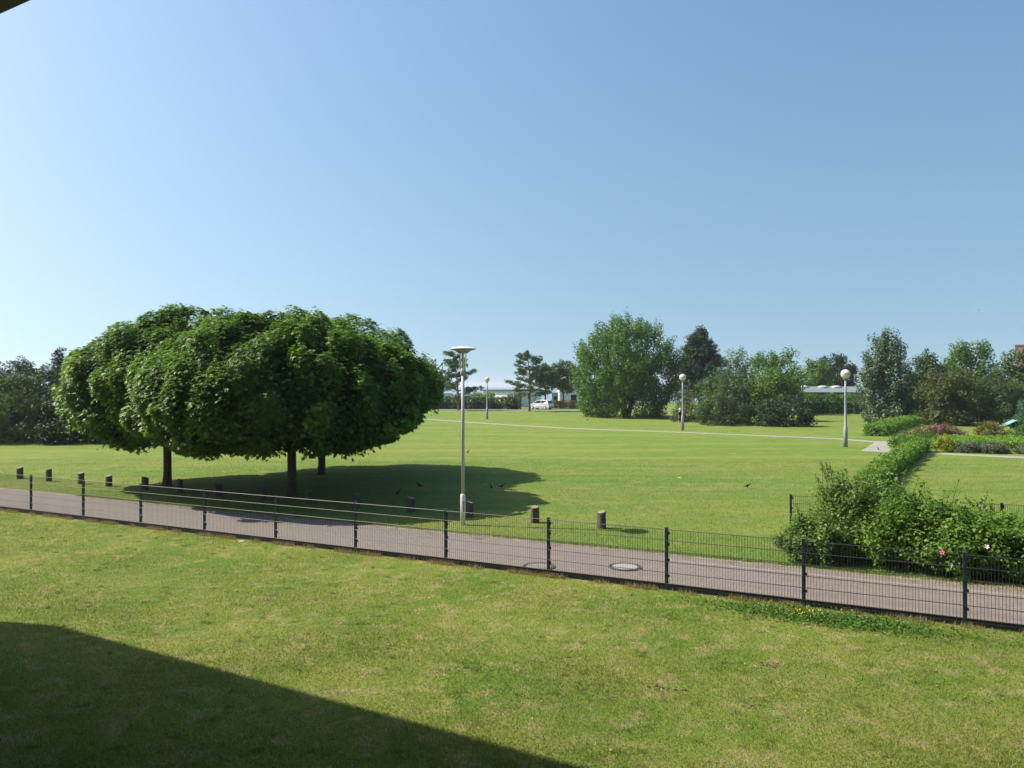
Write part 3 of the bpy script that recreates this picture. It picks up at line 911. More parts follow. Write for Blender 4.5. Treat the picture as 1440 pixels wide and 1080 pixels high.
make_tree('shrub', 'low grey green shrub in front of the tall rounded shrub', at(1016, 77), zz(551, 77), wid(76, 77), 25, FOL['grey'], 0.22, 80, 70, 0.6, -1.2, kind='tuft', group=SH, cat='shrub', trunk_r=0.08, stems=3, crown_name='foliage')
make_tree('shrub', 'broad dark shrub casting its shadow on the lawn left of the long hedge', at(1098, 75), zz(558, 75), wid(92, 75), 26, FOL['darkpine'], 0.22, 110, 75, 0.62, -1.2, kind='tuft', group=SH, cat='shrub', trunk_r=0.08, stems=3, depth=5, crown_name='foliage')
make_tree('shrub', 'small dark brown green shrub directly behind the white haired person', at(962, 84), zz(548, 84), wid(42, 84), 27, FOL['olive'], 0.2, 45, 60, 0.55, -1.2, kind='tuft', group=SH, cat='shrub', trunk_r=0.06, stems=3, crown_name='foliage')
make_tree('shrub', 'vivid yellow green shrub glowing between the darker shrubs', at(1068, 79.5), zz(543, 79.5), wid(40, 79.5), 28, FOL['fresh'], 0.24, 60, 60, 0.6, 0.6, group=SH, cat='shrub', trunk_r=0.06, stems=3, crown_name='foliage')
make_tree('broadleaf_tree', 'small fresh green tree just behind the vivid yellow green shrub', at(1093, 86), zz(521, 86), wid(70, 86), 29, FOL['mid'], 0.28, 90, 62, 0.75, 0.6, group=PK, trunk_r=0.1, spiky=0.4)
make_tree('broadleaf_tree', 'loose green tree with ragged top, behind the shrubs left of the low grey roof', at(1090, 106), zz(493, 106), wid(88, 106), 30, FOL['mid'], 0.34, 120, 60, 0.95, 1.2, group=PK, trunk_r=0.15, spiky=0.55, bump=0.25)
make_tree('pine_tree', 'dark pine behind the low grey roof, left of the globe lamp head', at(1176, 142), zz(496, 142), wid(58, 142), 31, FOL['darkpine'], 0.45, 95, 55, 1.0, 1.5, kind='tuft', group=PK, trunk_r=0.2, bark='pinebark')
make_tree('broadleaf_tree', 'mid green tree behind the left half of the low grey roof', at(1148, 136), zz(506, 136), wid(52, 136), 32, FOL['mid'], 0.4, 80, 55, 1.0, 1.0, group=PK, trunk_r=0.15, spiky=0.3)
make_tree('willow_tree', 'tall silvery green tree with thin upright top, right of the largest globe lamp', at(1246, 82), zz(461, 82), wid(86, 82), 33, FOL['silver'], 0.25, 280, 75, 0.75, -1.5, group=PK, trunk_r=0.2, spiky=0.8, taper=0.45, bump=0.16)
make_tree('broadleaf_tree', 'dark green tree tucked behind the right side of the silvery tree', at(1302, 91), zz(497, 91), wid(54, 91), 34, FOL['deep'], 0.32, 90, 60, 0.85, 0.5, group=PK, trunk_r=0.15, spiky=0.3)
make_tree('pine_tree', 'low spreading olive coloured pine in front of the rounded green tree', at(1332, 77), zz(514, 77), wid(94, 77), 35, FOL['olive'], 0.25, 140, 80, 0.8, -1.0, kind='tuft', group=PK, trunk_r=0.12, stems=3, bark='pinebark', bump=0.2)
make_tree('broadleaf_tree', 'rounded green tree top rising behind the olive pine', at(1364, 97), zz(476, 97), wid(76, 97), 36, FOL['mid'], 0.32, 150, 62, 0.95, 0.8, group=PK, trunk_r=0.18, spiky=0.25)
make_tree('shrub', 'tall dull grey green bush between the olive pine and the picture edge', at(1408, 76), zz(521, 76), wid(74, 76), 37, FOL['grey'], 0.22, 110, 70, 0.7, 0.1, kind='tuft', group=SH, cat='shrub', trunk_r=0.08, stems=3, crown_name='foliage')
make_tree('broadleaf_tree', 'dark tree in front of the pink house at the right edge', at(1430, 88), zz(488, 88), wid(66, 88), 38, FOL['deep'], 0.3, 120, 65, 0.85, 0.3, group=PK, trunk_r=0.15, spiky=0.35)
make_tree('broadleaf_tree', 'dark tree beyond the right edge behind the small blue green conifer', at(1478, 80), zz(500, 80), wid(70, 80), 39, FOL['deep'], 0.3, 90, 60, 0.85, 0.2, group=PK, trunk_r=0.15)
make_tree('shrub', 'dark shrub filling the gap behind the silvery tree foot and the olive pine', at(1295, 85), 4.2, 5.5, 41, FOL['deep'], 0.26, 80, 70, 0.7, -1.2, group=SH, cat='shrub', trunk_r=0.08, stems=3, crown_name='foliage')
make_tree('shrub', 'dark shrub filling the gap behind the olive pine and the grey green bush', at(1376, 84), 4.2, 6.5, 42, FOL['deep'], 0.26, 90, 70, 0.7, -1.2, group=SH, cat='shrub', trunk_r=0.08, stems=3, crown_name='foliage')
make_tree('conifer', 'small blue green conifer at the right edge beside the teal board', at(1441, 63), zz(561, 63), wid(38, 63), 40, FOL['bluefir'], 0.16, 60, 60, 0.42, 0.05, kind='tuft', group=None, trunk_r=0.06, taper=0.8)

# left side shrubs
make_tree('pine_tree', 'dark rounded pine clump at the far left behind the paler shrub', at(30, 60), zz(503, 60), 7.4, 51, FOL['darkpine'], 0.24, 180, 80, 0.75, -1.2, kind='tuft', group=PK, trunk_r=0.12, stems=3, bump=0.08)
make_tree('shrub', 'greyish olive shrub at the far left in front of the dark pine clump', at(22, 53.5), zz(523, 53.5), 5.6, 52, FOL['grey'], 0.2, 140, 80, 0.6, -1.2, kind='tuft', group=SH, cat='shrub', trunk_r=0.08, stems=3, crown_name='foliage')
make_tree('pine_tree', 'dark pine at the left edge reaching out of the picture', at(-45, 56), zz(508, 56), 6.5, 53, FOL['darkpine'], 0.24, 110, 75, 0.75, 0.2, kind='tuft', group=PK, trunk_r=0.12, stems=3)
make_tree('shrub', 'dark low shrub behind the left maple, right of the greyish olive shrub', at(105, 53), 3.6, 5.6, 54, FOL['darkpine'], 0.2, 110, 75, 0.6, -1.2, group=SH, cat='shrub', trunk_r=0.08, stems=3, crown_name='foliage')
make_tree('shrub', 'dark shrub hidden under the left maple crown behind its trunk', at(185, 54), 3.4, 5.6, 55, FOL['darkpine'], 0.2, 100, 75, 0.6, -1.2, group=SH, cat='shrub', trunk_r=0.08, stems=3, crown_name='foliage')
make_tree('pine_tree', 'thin pine tip showing above the left edge of the left maple', at(84, 75), zz(489, 75), 2.6, 56, FOL['darkpine'], 0.26, 46, 40, 0.45, 1.5, kind='tuft', group=PK, trunk_r=0.08, taper=0.8)

# layered pines by the road
def layered_pine(loc, h, w_, seed, label, tiers=8, lean=0.0, base=2.2, dens=70):
    rng = np.random.default_rng(seed)
    root = empty('scots_pine', loc)
    tag(root, label, 'tree', 'open layered pines by the road')
    bm = bmesh.new()
    top = Vector((lean, 0, h))
    def axis(k):
        return Vector((lean * k ** 1.5 + 0.12 * math.sin(5 * k + seed), 0.1 * math.sin(4 * k), h * k))
    ks = [0, .15, .3, .45, .6, .75, .9, .985]
    tube(bm, [axis(k) - Vector((0, 0, 0.1 if k == 0 else 0)) for k in ks], [0.20, 0.17, 0.15, 0.13, 0.10, 0.075, 0.045, 0.015], 8)
    C, A, rp, ra = [], [], [], []
    for i in range(tiers):
        kk = (i + rng.uniform(0, .35)) / tiers
        k = (base / h) + (1 - base / h) * kk
        reach = w_ / 2 * (1 - kk ** 1.3 * 0.80) * rng.uniform(0.7, 1.15)
        nb = 5 if kk < .8 else 3
        a0 = rng.uniform(0, 6.28)
        for j in range(nb):
            a = a0 + 2 * math.pi * j / nb + rng.uniform(-.45, .45)
            L = reach * rng.uniform(0.55, 1.1)
            kj = k + rng.uniform(-0.05, 0.05); s = axis(min(.96, kj * 0.96)); e = axis(kj) + Vector((math.cos(a) * L, math.sin(a) * L, L * rng.uniform(-0.12, 0.32)))
            tube(bm, [s, s.lerp(e, .5) + Vector((0, 0, -.06)), e], [0.05, 0.035, 0.012], 5, cap=False)
            for q in (0.55, 0.8, 1.0):
                if rng.random() < 0.12: continue
                c = s.lerp(e, q) + Vector((rng.uniform(-.3, .3), rng.uniform(-.3, .3), 0.10))
                C.append(c); A.append((math.cos(a), math.sin(a), 0.12)); rp.append(0.46 * rng.uniform(.6, 1.2)); ra.append(0.62 * rng.uniform(.7, 1.3))
    C.append(axis(0.98)); A.append((0, 0, 1)); rp.append(0.25); ra.append(0.5)
    C, A, rp, ra = np.array(C), np.array(A), np.array(rp), np.array(ra)
    P, N, t, idx = spray(C, A, rp, ra, rng.uniform(.1, .8, len(C)), dens, rng, shell=0.1, up=0.8)
    P[:, 2] = C[idx, 2] + (P[:, 2] - C[idx, 2]) * 0.68
    leaf_object('crown', P, N, 0.28 * rng.uniform(.6, 1.2, len(P)), t, 'tuft', FOL['pine'], root, rng)
    bm_obj('trunk', bm, MAT['pinebark'], root)
layered_pine(at(646, 124), zz(497, 124), wid(64, 124), 61, 'open layered pine behind the head of the white lamp post', lean=-1.2, base=2.6)
layered_pine(at(745, 119), zz(494, 119), wid(70, 119), 62, 'open layered pine whose trunk stands just left of the parked car', lean=-0.3, base=2.6, tiers=8)
layered_pine(at(766, 134), zz(513, 134), wid(46, 134), 63, 'smaller layered pine behind the parked car, right of the taller pine', base=3.6, dens=70)
make_tree('broadleaf_tree', 'dark round headed tree between the layered pines and the large round tree', at(792, 138), zz(507, 138), wid(50, 138), 64, FOL['deep'], 0.34, 110, 60, 0.85, 2.6, group=PK, trunk_r=0.18, spiky=0.15)

# ------------------------------------------------------------------ hedges
def hedge(name, label, pts, width, h, seed, mat, leaf, dens, kind='kite', cat='hedge', ragged=0.12, group=None, top_bias=0.5):
    """clipped hedge along a line of ground points"""
    rng = np.random.default_rng(seed)
    pts = [Vector(p) for p in pts]
    org = pts[0].copy()
    root = empty(name, org); tag(root, label, cat, group)
    seg = [(pts[i+1] - pts[i]).length for i in range(len(pts) - 1)]
    Ltot = sum(seg)
    n = int(Ltot * (width + 2 * h) * dens)
    s = rng.uniform(0, Ltot, n)
    cum = np.concatenate([[0], np.cumsum(seg)])
    ii = np.clip(np.searchsorted(cum, s) - 1, 0, len(seg) - 1)
    A = np.array([p - org for p in pts])
    T = unit(A[1:] - A[:-1])[ii]
    base = A[ii] + T * (s - cum[ii])[:, None]
    S = np.stack([-T[:, 1], T[:, 0], np.zeros(n)], 1)
    # ring round the cross section
    q = rng.uniform(0, width + 2 * h, n)
    x = np.where(q < h, -width / 2, np.where(q < h + width, q - h - width / 2, width / 2))
    z = np.where(q < h, q, np.where(q < h + width, h, width + 2 * h - q))
    nx = np.where(q < h, -1.0, np.where(q < h + width, 0.0, 1.0)); nz = np.where((q >= h) & (q < h + width), 1.0, 0.15)
    bumpv = ragged * (np.sin(s * 2.3 + seed) + np.sin(s * 5.1 + 2 * seed) * 0.6 + rng.normal(size=n) * 0.5)
    inn = -rng.random(n) ** 2 * 0.35 * min(width, h) + bumpv
    k = (1 - 0.12 * (z / h > 0.92))
    P = base + S * (x * k + nx * inn)[:, None]
    P[:, 2] = np.maximum(0.03, z + nz * inn * 0.8)
    N = S * nx[:, None] * 0.8 + np.array([0, 0, 1.0]) * (nz * 0.9)[:, None] + rng.normal(size=(n, 3)) * 0.5
    # closed ends
    m = int(width * h * dens)
    for e, sg in ((0, -1.0), (len(pts) - 1, 1.0)):
        Te = unit(np.array([A[min(e, len(seg) - 1) + 0] if e == 0 else A[e] - A[e-1]])) if e else unit(np.array([A[1] - A[0]]))
        Se = np.stack([-Te[:, 1], Te[:, 0], np.zeros(1)], 1)
        Pe = A[e][None] + Se * rng.uniform(-width / 2, width / 2, m)[:, None] - Te * sg * rng.random((m, 1)) ** 2 * 0.3
        Pe[:, 2] = rng.uniform(0.03, h, m)
        Ne = Te * sg + rng.normal(size=(m, 3)) * 0.5 + np.array([0, 0, .2])
        P = np.concatenate([P, Pe]); N = np.concatenate([N, Ne])
    nn = len(P)
    t = np.clip(0.5 + 0.25 * np.sin(P[:, 0] * 1.7 + P[:, 1] * 1.3) + rng.normal(size=nn) * 0.22, 0, 1)
    leaf_object('foliage', P, N, leaf * rng.uniform(.6, 1.3, nn), t, kind, mat, root, rng)
    # solid dark block added inside the leaves, standing in for their inner shade
    bm = bmesh.new()
    for i in range(len(seg)):
        a, b = Vector(A[i]), Vector(A[i+1]); d = (b - a).normalized(); sd = Vector((-d.y, d.x, 0)) * width * 0.22
        if i == 0: a = a + d * min(0.5, seg[i] * .2)
        if i == len(seg) - 1: b = b - d * min(0.5, seg[i] * .2)
        q4 = [Vector(a) - sd, Vector(a) + sd, Vector(b) + sd, Vector(b) - sd]
        lo = [bm.verts.new((p.x, p.y, 0.0)) for p in q4]; hi = [bm.verts.new((p.x, p.y, h * 0.6)) for p in q4]
        bm.faces.new(hi)
        for j in range(4): bm.faces.new((lo[j], lo[(j+1) % 4], hi[(j+1) % 4], hi[j]))
    bm_obj('stems', bm, MAT['darkbark'], root)
    return root
GB = 'plants of the flower bed'
hedge('hedge', 'long fresh green clipped hedge running from the wild bushes to the flower bed', [gp(1216, 700), gp(1246, 670), gp(1279, 645), gp(1297, 634)], 0.72, 0.70, 71, FOL['hedge'], 0.11, 420)
hedge('hedge', 'low clipped hedge beyond the path junction below the silvery tree', [gp(1229, 613.5), gp(1256, 604), gp(1281, 597.5)], 1.5, 0.85, 72, FOL['hedge'], 0.17, 130)
hedge('hedge', 'tall green hedge below the low grey roof', [at(1120, 110), at(1172, 109), at(1224, 108)], 2.0, 2.6, 73, FOL['mid'], 0.32, 42, ragged=0.2)
hedge('hedge', 'dark shaggy hedge along the road behind the smallest globe lamp', [at(560, 130.5), at(640, 131), at(700, 131), at(732, 131)], 1.8, 1.9, 74, FOL['deep'], 0.32, 40, ragged=0.25)
hedge('hedge', 'bright green bushes rising behind the dark roadside hedge', [at(664, 134), at(680, 134), at(694, 134.5)], 2.0, 2.5, 75, FOL['fresh'], 0.32, 40, ragged=0.35)
make_tree('shrub', 'rounded dark bush at the right end of the roadside hedge against the white wall', at(718, 129.6), 2.4, 2.8, 76, FOL['deep'], 0.26, 40, 55, 0.5, -1.2, group=SH, cat='shrub', trunk_r=0.06, stems=3, crown_name='foliage')

# ------------------------------------------------------------------ the flower bed
def low_bush(label, loc, w_, d_, h, seed, mat, leaf=0.1, n=50, per=60, kind='kite', cl=0.3, rz=0.0, cat='shrub', name='shrub'):
    r = make_tree(name, label, loc, h, w_, seed, mat, leaf, n, per, cl, -h * 0.45, kind=kind, group=GB, cat=cat, trunk_r=0.03, stems=3, depth=d_, crown_name='foliage')
    r.rotation_euler = (0, 0, rz)
    return r
low_bush('pink heather drift at the back of the flower bed', at(1322, 60.5), 4.4, 2.4, 0.85, 81, FOL['heather'], 0.12, 120, 60, 'tuft', 0.3, name='heather')
low_bush('brown pink heather clump at the left end of the flower bed', at(1287, 57), 2.2, 1.8, 0.75, 89, FOL['heather'], 0.11, 45, 50, 'tuft', 0.28, name='heather')
low_bush('dark green rounded shrub at the left front of the flower bed', at(1300, 49), 2.4, 2.4, 1.05, 82, FOL['mid'], 0.11, 70, 60, 'kite', 0.32)
low_bush('bushy green shrub at the corner of the flower bed beside the path junction', at(1269, 48), 1.7, 2.2, 0.85, 83, FOL['hedge'], 0.11, 60, 60, 'kite', 0.3)
low_bush('round yellow leaved shrub at the front of the flower bed', at(1329, 45.6), 1.1, 1.1, 1.05, 84, FOL['yellow'], 0.085, 50, 60, 'kite', 0.22)
low_bush('grey green spreading juniper right of the yellow shrub', at(1362, 45.2), 1.9, 1.4, 0.62, 85, FOL['juniper'], 0.10, 50, 60, 'tuft', 0.25, name='juniper')
low_bush('grey green spreading juniper in the middle of the bed front edge', at(1400, 44.6), 1.8, 1.4, 0.62, 86, FOL['juniper'], 0.10, 50, 60, 'tuft', 0.25, name='juniper')
low_bush('pale silvery juniper at the right edge of the flower bed front', at(1446, 44.0), 1.5, 1.4, 0.72, 87, FOL['juniper'], 0.10, 50, 60, 'tuft', 0.25, name='juniper')
hedge('hedge', 'flat bright lime green clipped hedge in the middle of the flower bed', [Vector((26.4, 50.2, 0)), Vector((33, 49.0, 0)), Vector((40, 47.5, 0))], 6.0, 0.55, 88, FOL['lime'], 0.12, 170, ragged=0.05)
low_bush('bronze olive bush behind the lime green hedge', at(1395, 60.5), 2.5, 2.2, 1.15, 90, FOL['bronze'], 0.12, 60, 60, 'kite', 0.32)
low_bush('fresh green bush at the right edge below the small conifer', at(1440, 58), 2.4, 2.0, 0.9, 91, FOL['weed'], 0.12, 50, 60, 'kite', 0.3)

tb = empty('sloping_board', at(1416, 63), 0.0); tag(tb, 'pale teal sloping board on legs beside the small conifer', 'board')
bm = bmesh.new(); box(bm, -0.75, 0.75, -0.35, 0.35, -0.025, 0.025, Matrix.Translation((0, 0, 0.82)) @ Matrix.Rotation(R(-24), 4, 'Y')); bev(bm, 0.006, 1); bm_obj('board_panel', bm, MAT['teal'], tb)
for x, z in ((-0.55, 0.54), (0.55, 1.04)):
    for y in (-0.28, 0.28):
        bm = bmesh.new(); tube(bm, [(x, y, 0), (x, y, z)], 0.03, 8); bm_obj('leg', bm, MAT['lampgrey'], tb)

# ------------------------------------------------------------------ wild bushes along the lane
WB = 'wild bushes beside the lane'
def wild_bush(label, loc, w_, d_, h, seed, mat, leaf, n, per, cl, shoots=0, kind='kite', flowers=()):
    rng = np.random.default_rng(seed)
    root = empty('bush', loc, math.atan2(U.y, U.x)); tag(root, label, 'bush', WB)
    C, d = ellipsoid_clumps(n, (0, 0, h * 0.44), (w_ / 2 - cl * .5, d_ / 2 - cl * .4, h * 0.56 - cl * .4), rng, 0.16, 0.3, -0.75)
    A = unit(d + np.array([0, 0, .5]) + rng.normal(size=d.shape) * .4)
    P, N, t, idx = spray(C, A, cl * rng.uniform(.5, 1, n), cl * rng.uniform(.7, 1.3, n), rng.uniform(.1, .9, n), per, rng, shell=0.2, up=0.75, jit=0.45)
    bm = bmesh.new()
    EP, EN_, ET = [], [], []
    for k in range(shoots):
        a = rng.uniform(0, 6.28); q = rng.uniform(0.1, 0.75)
        b = Vector((math.cos(a) * w_ / 2 * q, math.sin(a) * d_ / 2 * q, h * 0.6))
        L = rng.uniform(0.35, 0.85) * h * 0.55
        e = b + Vector((math.cos(a) * 0.35 + rng.normal() * .15, math.sin(a) * .3, 1)).normalized() * (L + h * 0.25)
        mid = b.lerp(e, .5) + Vector((rng.normal() * .05, rng.normal() * .05, 0))
        tube(bm, [b, mid, e], [0.010, 0.007, 0.003], 4, cap=False)
        for j in range(34):
            f = rng.uniform(0.1, 1); p = (b.lerp(mid, f * 2) if f < .5 else mid.lerp(e, f * 2 - 1))
            EP.append(np.array(p) + rng.normal(size=3) * 0.055 * (1.3 - f)); EN_.append(rng.normal(size=3) * .6 + np.array([0, 0, .8])); ET.append(rng.uniform(.3, .9))
    for k in range(14):
        a = rng.uniform(0, 6.28); q = rng.uniform(0.0, 0.3)
        b = Vector((math.cos(a) * w_ * q, math.sin(a) * d_ * q, -0.03)); j = int(rng.integers(n)); e = Vector(C[j])
        tube(bm, [b, b.lerp(e, .5) + Vector((0, 0, .15)), e], [0.02, 0.014, 0.005], 5, cap=False)
    if EP:
        P = np.concatenate([P, np.array(EP)]); N = np.concatenate([N, np.array(EN_)]); t = np.concatenate([t, np.array(ET)])
    ok = P[:, 2] > 0.02
    P, N, t = P[ok], N[ok], t[ok]
    leaf_object('foliage', P, N, leaf * rng.uniform(.55, 1.25, len(P)), t, kind, mat, root, rng)
    bm_obj('stems', bm, MAT['darkbark'], root)
    for fx, fy, fz, mm in flowers:
        bm = bmesh.new()
        for p in range(5):
            a = 2 * math.pi * p / 5
            c = Vector((0.035 * math.cos(a), 0.035 * math.sin(a), 0.0))
            vs = [Vector((0, 0, 0)), Vector((0.055 * math.cos(a - .55), 0.055 * math.sin(a - .55), 0.02)), Vector((0.075 * math.cos(a), 0.075 * math.sin(a), 0.012)), Vector((0.055 * math.cos(a + .55), 0.055 * math.sin(a + .55), 0.02))]
            bm.faces.new([bm.verts.new(x) for x in vs])
        o = bm_obj('flower', bm, MAT[mm], root); o.location = (fx, fy, fz); o.rotation_euler = (R(55), R(rng.uniform(-25, 25)), 0); o.scale = (0.72, 0.72, 0.72)
    return root
def lp_(px, n):
    """spot at lane distance n seen in direction px"""
    dx = (px - 720.0) / F
    y = n / (0.445 * dx + 0.8955)
    return Vector((dx * y, y, 0))
wild_bush('low grey leaved wild bush at the left end of the bushes beside the lane', lp_(1142, 18.3), 1.7, 1.4, 0.98, 101, FOL['wild'], 0.075, 100, 100, 0.26, 8)
wild_bush('tall wild bush with thin shoots rising above its neighbours', lp_(1202, 19.3), 2.2, 2.0, 1.72, 102, FOL['wild'], 0.075, 160, 100, 0.32, 34)
wild_bush('dense dark bush in the middle, between the tall wild bush and the roses', lp_(1268, 18.7), 1.9, 2.0, 1.6, 103, FOL['rose'], 0.078, 130, 100, 0.30, 14)
wild_bush('wild rose bush with one deep pink flower beside the second fence post from the right', lp_(1340, 18.5), 2.0, 1.8, 1.42, 104, FOL['rose'], 0.088, 140, 100, 0.30, 10,
          flowers=((-0.25, -0.95, 0.58, 'rose'), (-0.10, -0.94, 0.34, 'palerose')))
wild_bush('wild rose bush with pale flowers at the right edge of the picture', lp_(1425, 18.5), 2.2, 1.8, 1.3, 105, FOL['rose'], 0.088, 140, 100, 0.30, 7,
          flowers=((-0.55, -0.86, 0.75, 'palerose'),))
wild_bush('wild rose bush mostly beyond the right edge of the picture', lp_(1530, 18.5), 2.3, 1.9, 1.35, 106, FOL['rose'], 0.088, 120, 100, 0.30, 4)

# ------------------------------------------------------------------ far buildings
wb = empty('holiday_building', at(700, 145)); tag(wb, 'long low white building with a dark flat roof behind the pines and hedge', 'building')
ox = wb.location.x
Mw = Matrix.Translation((3.0, -0.9, 0)) @ Matrix.Rotation(R(-42), 4, 'Z')
bm = bmesh.new(); box(bm, 3.1, 8.2, 0, 8, 0, 3.0); bm_obj('wall', bm, MAT['whitewall'], wb)
bm = bmesh.new(); box(bm, 2.9, 8.5, -0.5, 8.4, 3.003, 3.3); bm_obj('roof', bm, MAT['blackroof'], wb)
bm = bmesh.new(); box(bm, -8.0, 0, 0, 5, 0, 2.98, Mw); bm_obj('wall', bm, MAT['whitewall'], wb)
bm = bmesh.new(); box(bm, -8.4, 0.25, -0.4, 5.2, 2.99, 3.22, Mw); bm_obj('roof', bm, MAT['blackroof'], wb)
for x0, x1, z0, z1 in ((3.9, 4.6, 1.6, 2.7), (5.6, 6.2, 1.4, 2.6)):
    bm = bmesh.new(); box(bm, x0, x1, -0.06, -0.003, z0, z1); f = bm_obj('window', bm, MAT['white'], wb)
    bm = bmesh.new(); box(bm, x0 + .07, x1 - .07, -0.075, -0.063, z0 + .07, z1 - .07); bm_obj('pane', bm, MAT['glass_dark'], f)
bm = bmesh.new(); box(bm, 6.7, 7.2, -0.05, -0.003, 0.0, 2.4); bm_obj('door', bm, MAT['bluepanel'], wb)
kb = empty('beach_kiosk', at(779.5, 143)); tag(kb, 'small pale blue kiosk at the right end of the white building', 'building')
bm = bmesh.new(); box(bm, -0.5, 0.75, 0, 2, 0, 2.6); bm_obj('wall', bm, MAT['bluepanel'], kb)
bm = bmesh.new(); box(bm, -0.6, 0.85, -0.15, 2.1, 2.603, 2.75); bm_obj('roof', bm, MAT['white'], kb)
bm = bmesh.new(); box(bm, -0.1, 0.5, -0.04, -0.003, 0.9, 2.0); bm_obj('window', bm, MAT['glass_dark'], kb)
w2 = empty('white_house', at(800, 152)); tag(w2, 'white house half hidden behind the dark round headed tree and large tree', 'house')
bm = bmesh.new(); box(bm, -1.9, 14, 0, 7, 0, 3.6); bm_obj('wall', bm, MAT['whitewall'], w2)
bm = bmesh.new()
pr = [(-2.2, -0.4, 3.603), (14.3, -0.4, 3.603), (14.3, 7.4, 3.603), (-2.2, 7.4, 3.603), (-2.2, 3.5, 5.4), (14.3, 3.5, 5.4)]
vv = [bm.verts.new(p) for p in pr]
for f in ((0,1,5,4),(2,3,4,5),(0,4,3),(1,2,5),(3,2,1,0)): bm.faces.new([vv[i] for i in f])
bm_obj('roof', bm, MAT['blackroof'], w2)
for x in (0.4, 3.4, 6.4):
    bm = bmesh.new(); box(bm, x, x + 1.1, -0.05, -0.003, 1.0, 2.2); bm_obj('window', bm, MAT['glass_dark'], w2)

gb = empty('pavilion', at(1168, 116)); tag(gb, 'low pavilion with pale grey sheet roof and round skylights behind the tall hedge', 'building')
bm = bmesh.new(); box(bm, -5.2, 6.0, 0.4, 9, 0, 2.55); bm_obj('wall', bm, MAT['whitewall'], gb)
bm = bmesh.new()
vv = [bm.verts.new(p) for p in ((-5.6, 0, 2.95), (6.4, 0, 2.95), (6.4, 5, 3.85), (-5.6, 5, 3.85), (-5.6, 10, 2.95), (6.4, 10, 2.95))]
for f in ((0,1,2,3),(3,2,5,4),(0,3,4),(1,5,2),(0,4,5,1)): bm.faces.new([vv[i] for i in f])
bm_obj('roof', bm, MAT['greyroof'], gb)
bm = bmesh.new(); box(bm, -5.6, 6.4, -0.06, -0.003, 2.60, 2.98); bm_obj('fascia', bm, MAT['blackroof'], gb)
for x in (-2.4, 0.6, 2.7):
    bm = bmesh.new(); lathe(bm, [(0.85, 3.62), (0.8, 3.80), (0.6, 3.93), (0.3, 4.0), (0.01, 4.02)], 20, Matrix.Translation((x, 4.4, 0))); bm_obj('skylight', bm, MAT['skylight'], gb, True)

ph = empty('pink_house', at(1428, 160), R(-34)); tag(ph, 'pink house with red roof at the right edge behind the dark tree', 'house')
zt = zz(486, 160)
bm = bmesh.new(); box(bm, 0, 3.5, 0, 8, 0, zt); bm_obj('wall', bm, MAT['pink'], ph)
zt2 = zz(460, 160)
bm = bmesh.new(); box(bm, 3.51, 18, -0.5, 14, 0, zt2); bm_obj('wall', bm, MAT['pink'], ph)
bm = bmesh.new(); box(bm, -0.15, 3.49, -0.15, 8.1, zt + 0.003, zt + 0.2); bm_obj('parapet', bm, MAT['pink'], ph)
bm = bmesh.new()
vv = [bm.verts.new(p) for p in ((1.5, -1.4, zt2 + .003), (19, -1.4, zt2 + .003), (19, 15, zt2 + .003), (1.5, 15, zt2 + .003), (1.5, -1.4, zt2 + .25), (19, -1.4, zt2 + .25), (19, 15, zt2 + .25), (1.5, 15, zt2 + .25), (12, 4, zt2 + 4), (12, 10, zt2 + 4))]
for f in ((0,3,2,1),(0,1,5,4),(1,2,6,5),(2,3,7,6),(3,0,4,7),(4,5,8),(5,6,9,8),(6,7,9),(7,4,8,9)): bm.faces.new([vv[i] for i in f])
bm_obj('roof', bm, MAT['redroof'], ph)
for i, x in enumerate((0.8, 2.2)):
    bm = bmesh.new(); box(bm, x, x + .9, -0.05, -0.003, 6.0, 7.4); bm_obj('window', bm, MAT['glass_dark'], ph)

# ------------------------------------------------------------------ vehicles behind the hedge
def caravan(loc, rz, L, label):
    r = empty('caravan', loc, rz); tag(r, label, 'caravan', 'white caravans behind the roadside hedge')
    bm = bmesh.new()
    prof = [(-L/2, 0.55), (L/2, 0.55), (L/2 + .05, 1.2), (L/2 - .25, 2.5), (L/2 - .7, 2.75), (-L/2 + .6, 2.75), (-L/2 + .2, 2.5), (-L/2 - .05, 1.3)]
    a = [bm.verts.new((x, -1.1, z)) for x, z in prof]; b = [bm.verts.new((x, 1.1, z)) for x, z in prof]
    bm.faces.new(a); bm.faces.new(b[::-1])
    for i in range(len(a)):
        j = (i + 1) % len(a); bm.faces.new((a[i], b[i], b[j], a[j]))
    bev(bm, 0.06, 2)
    bm_obj('body', bm, MAT['white'], r)
    for x in (-L/4, L/5):
        bm = bmesh.new(); box(bm, x - .5, x + .5, -1.125, -1.103, 1.45, 2.05); bm_obj('window', bm, MAT['glass_dark'], r)
    bm = bmesh.new(); box(bm, -L/2 + .3, L/2 - .3, -1.118, -1.104, 2.28, 2.44); bm_obj('stripe', bm, MAT['bluepanel'], r)
    for y in (-1.0, 0.86):
        bm = bmesh.new(); lathe(bm, [(0.33, 0), (0.33, 0.16)], 18, Matrix.Translation((0.1, y + .15, 0.33)) @ Matrix.Rotation(R(90), 4, 'X')); bm_obj('wheel', bm, MAT['tyre'], r)
    bm = bmesh.new(); tube(bm, [(-L/2, 0, .6), (-L/2 - 1.1, 0, .5)], 0.05, 6); bm_obj('drawbar', bm, MAT['lampgrey'], r)
    return r
caravan(at(624, 140), 0.05, 4.0, 'white caravan behind the hedge left of the lamp post pole')
caravan(at(652, 143), -0.08, 3.6, 'white caravan with blue side behind the hedge right of the lamp post pole')

car = empty('parked_car', at(761, 128.5), R(180 - 35)); tag(car, 'silver white hatchback parked before the white building, rear towards the lawn', 'car')
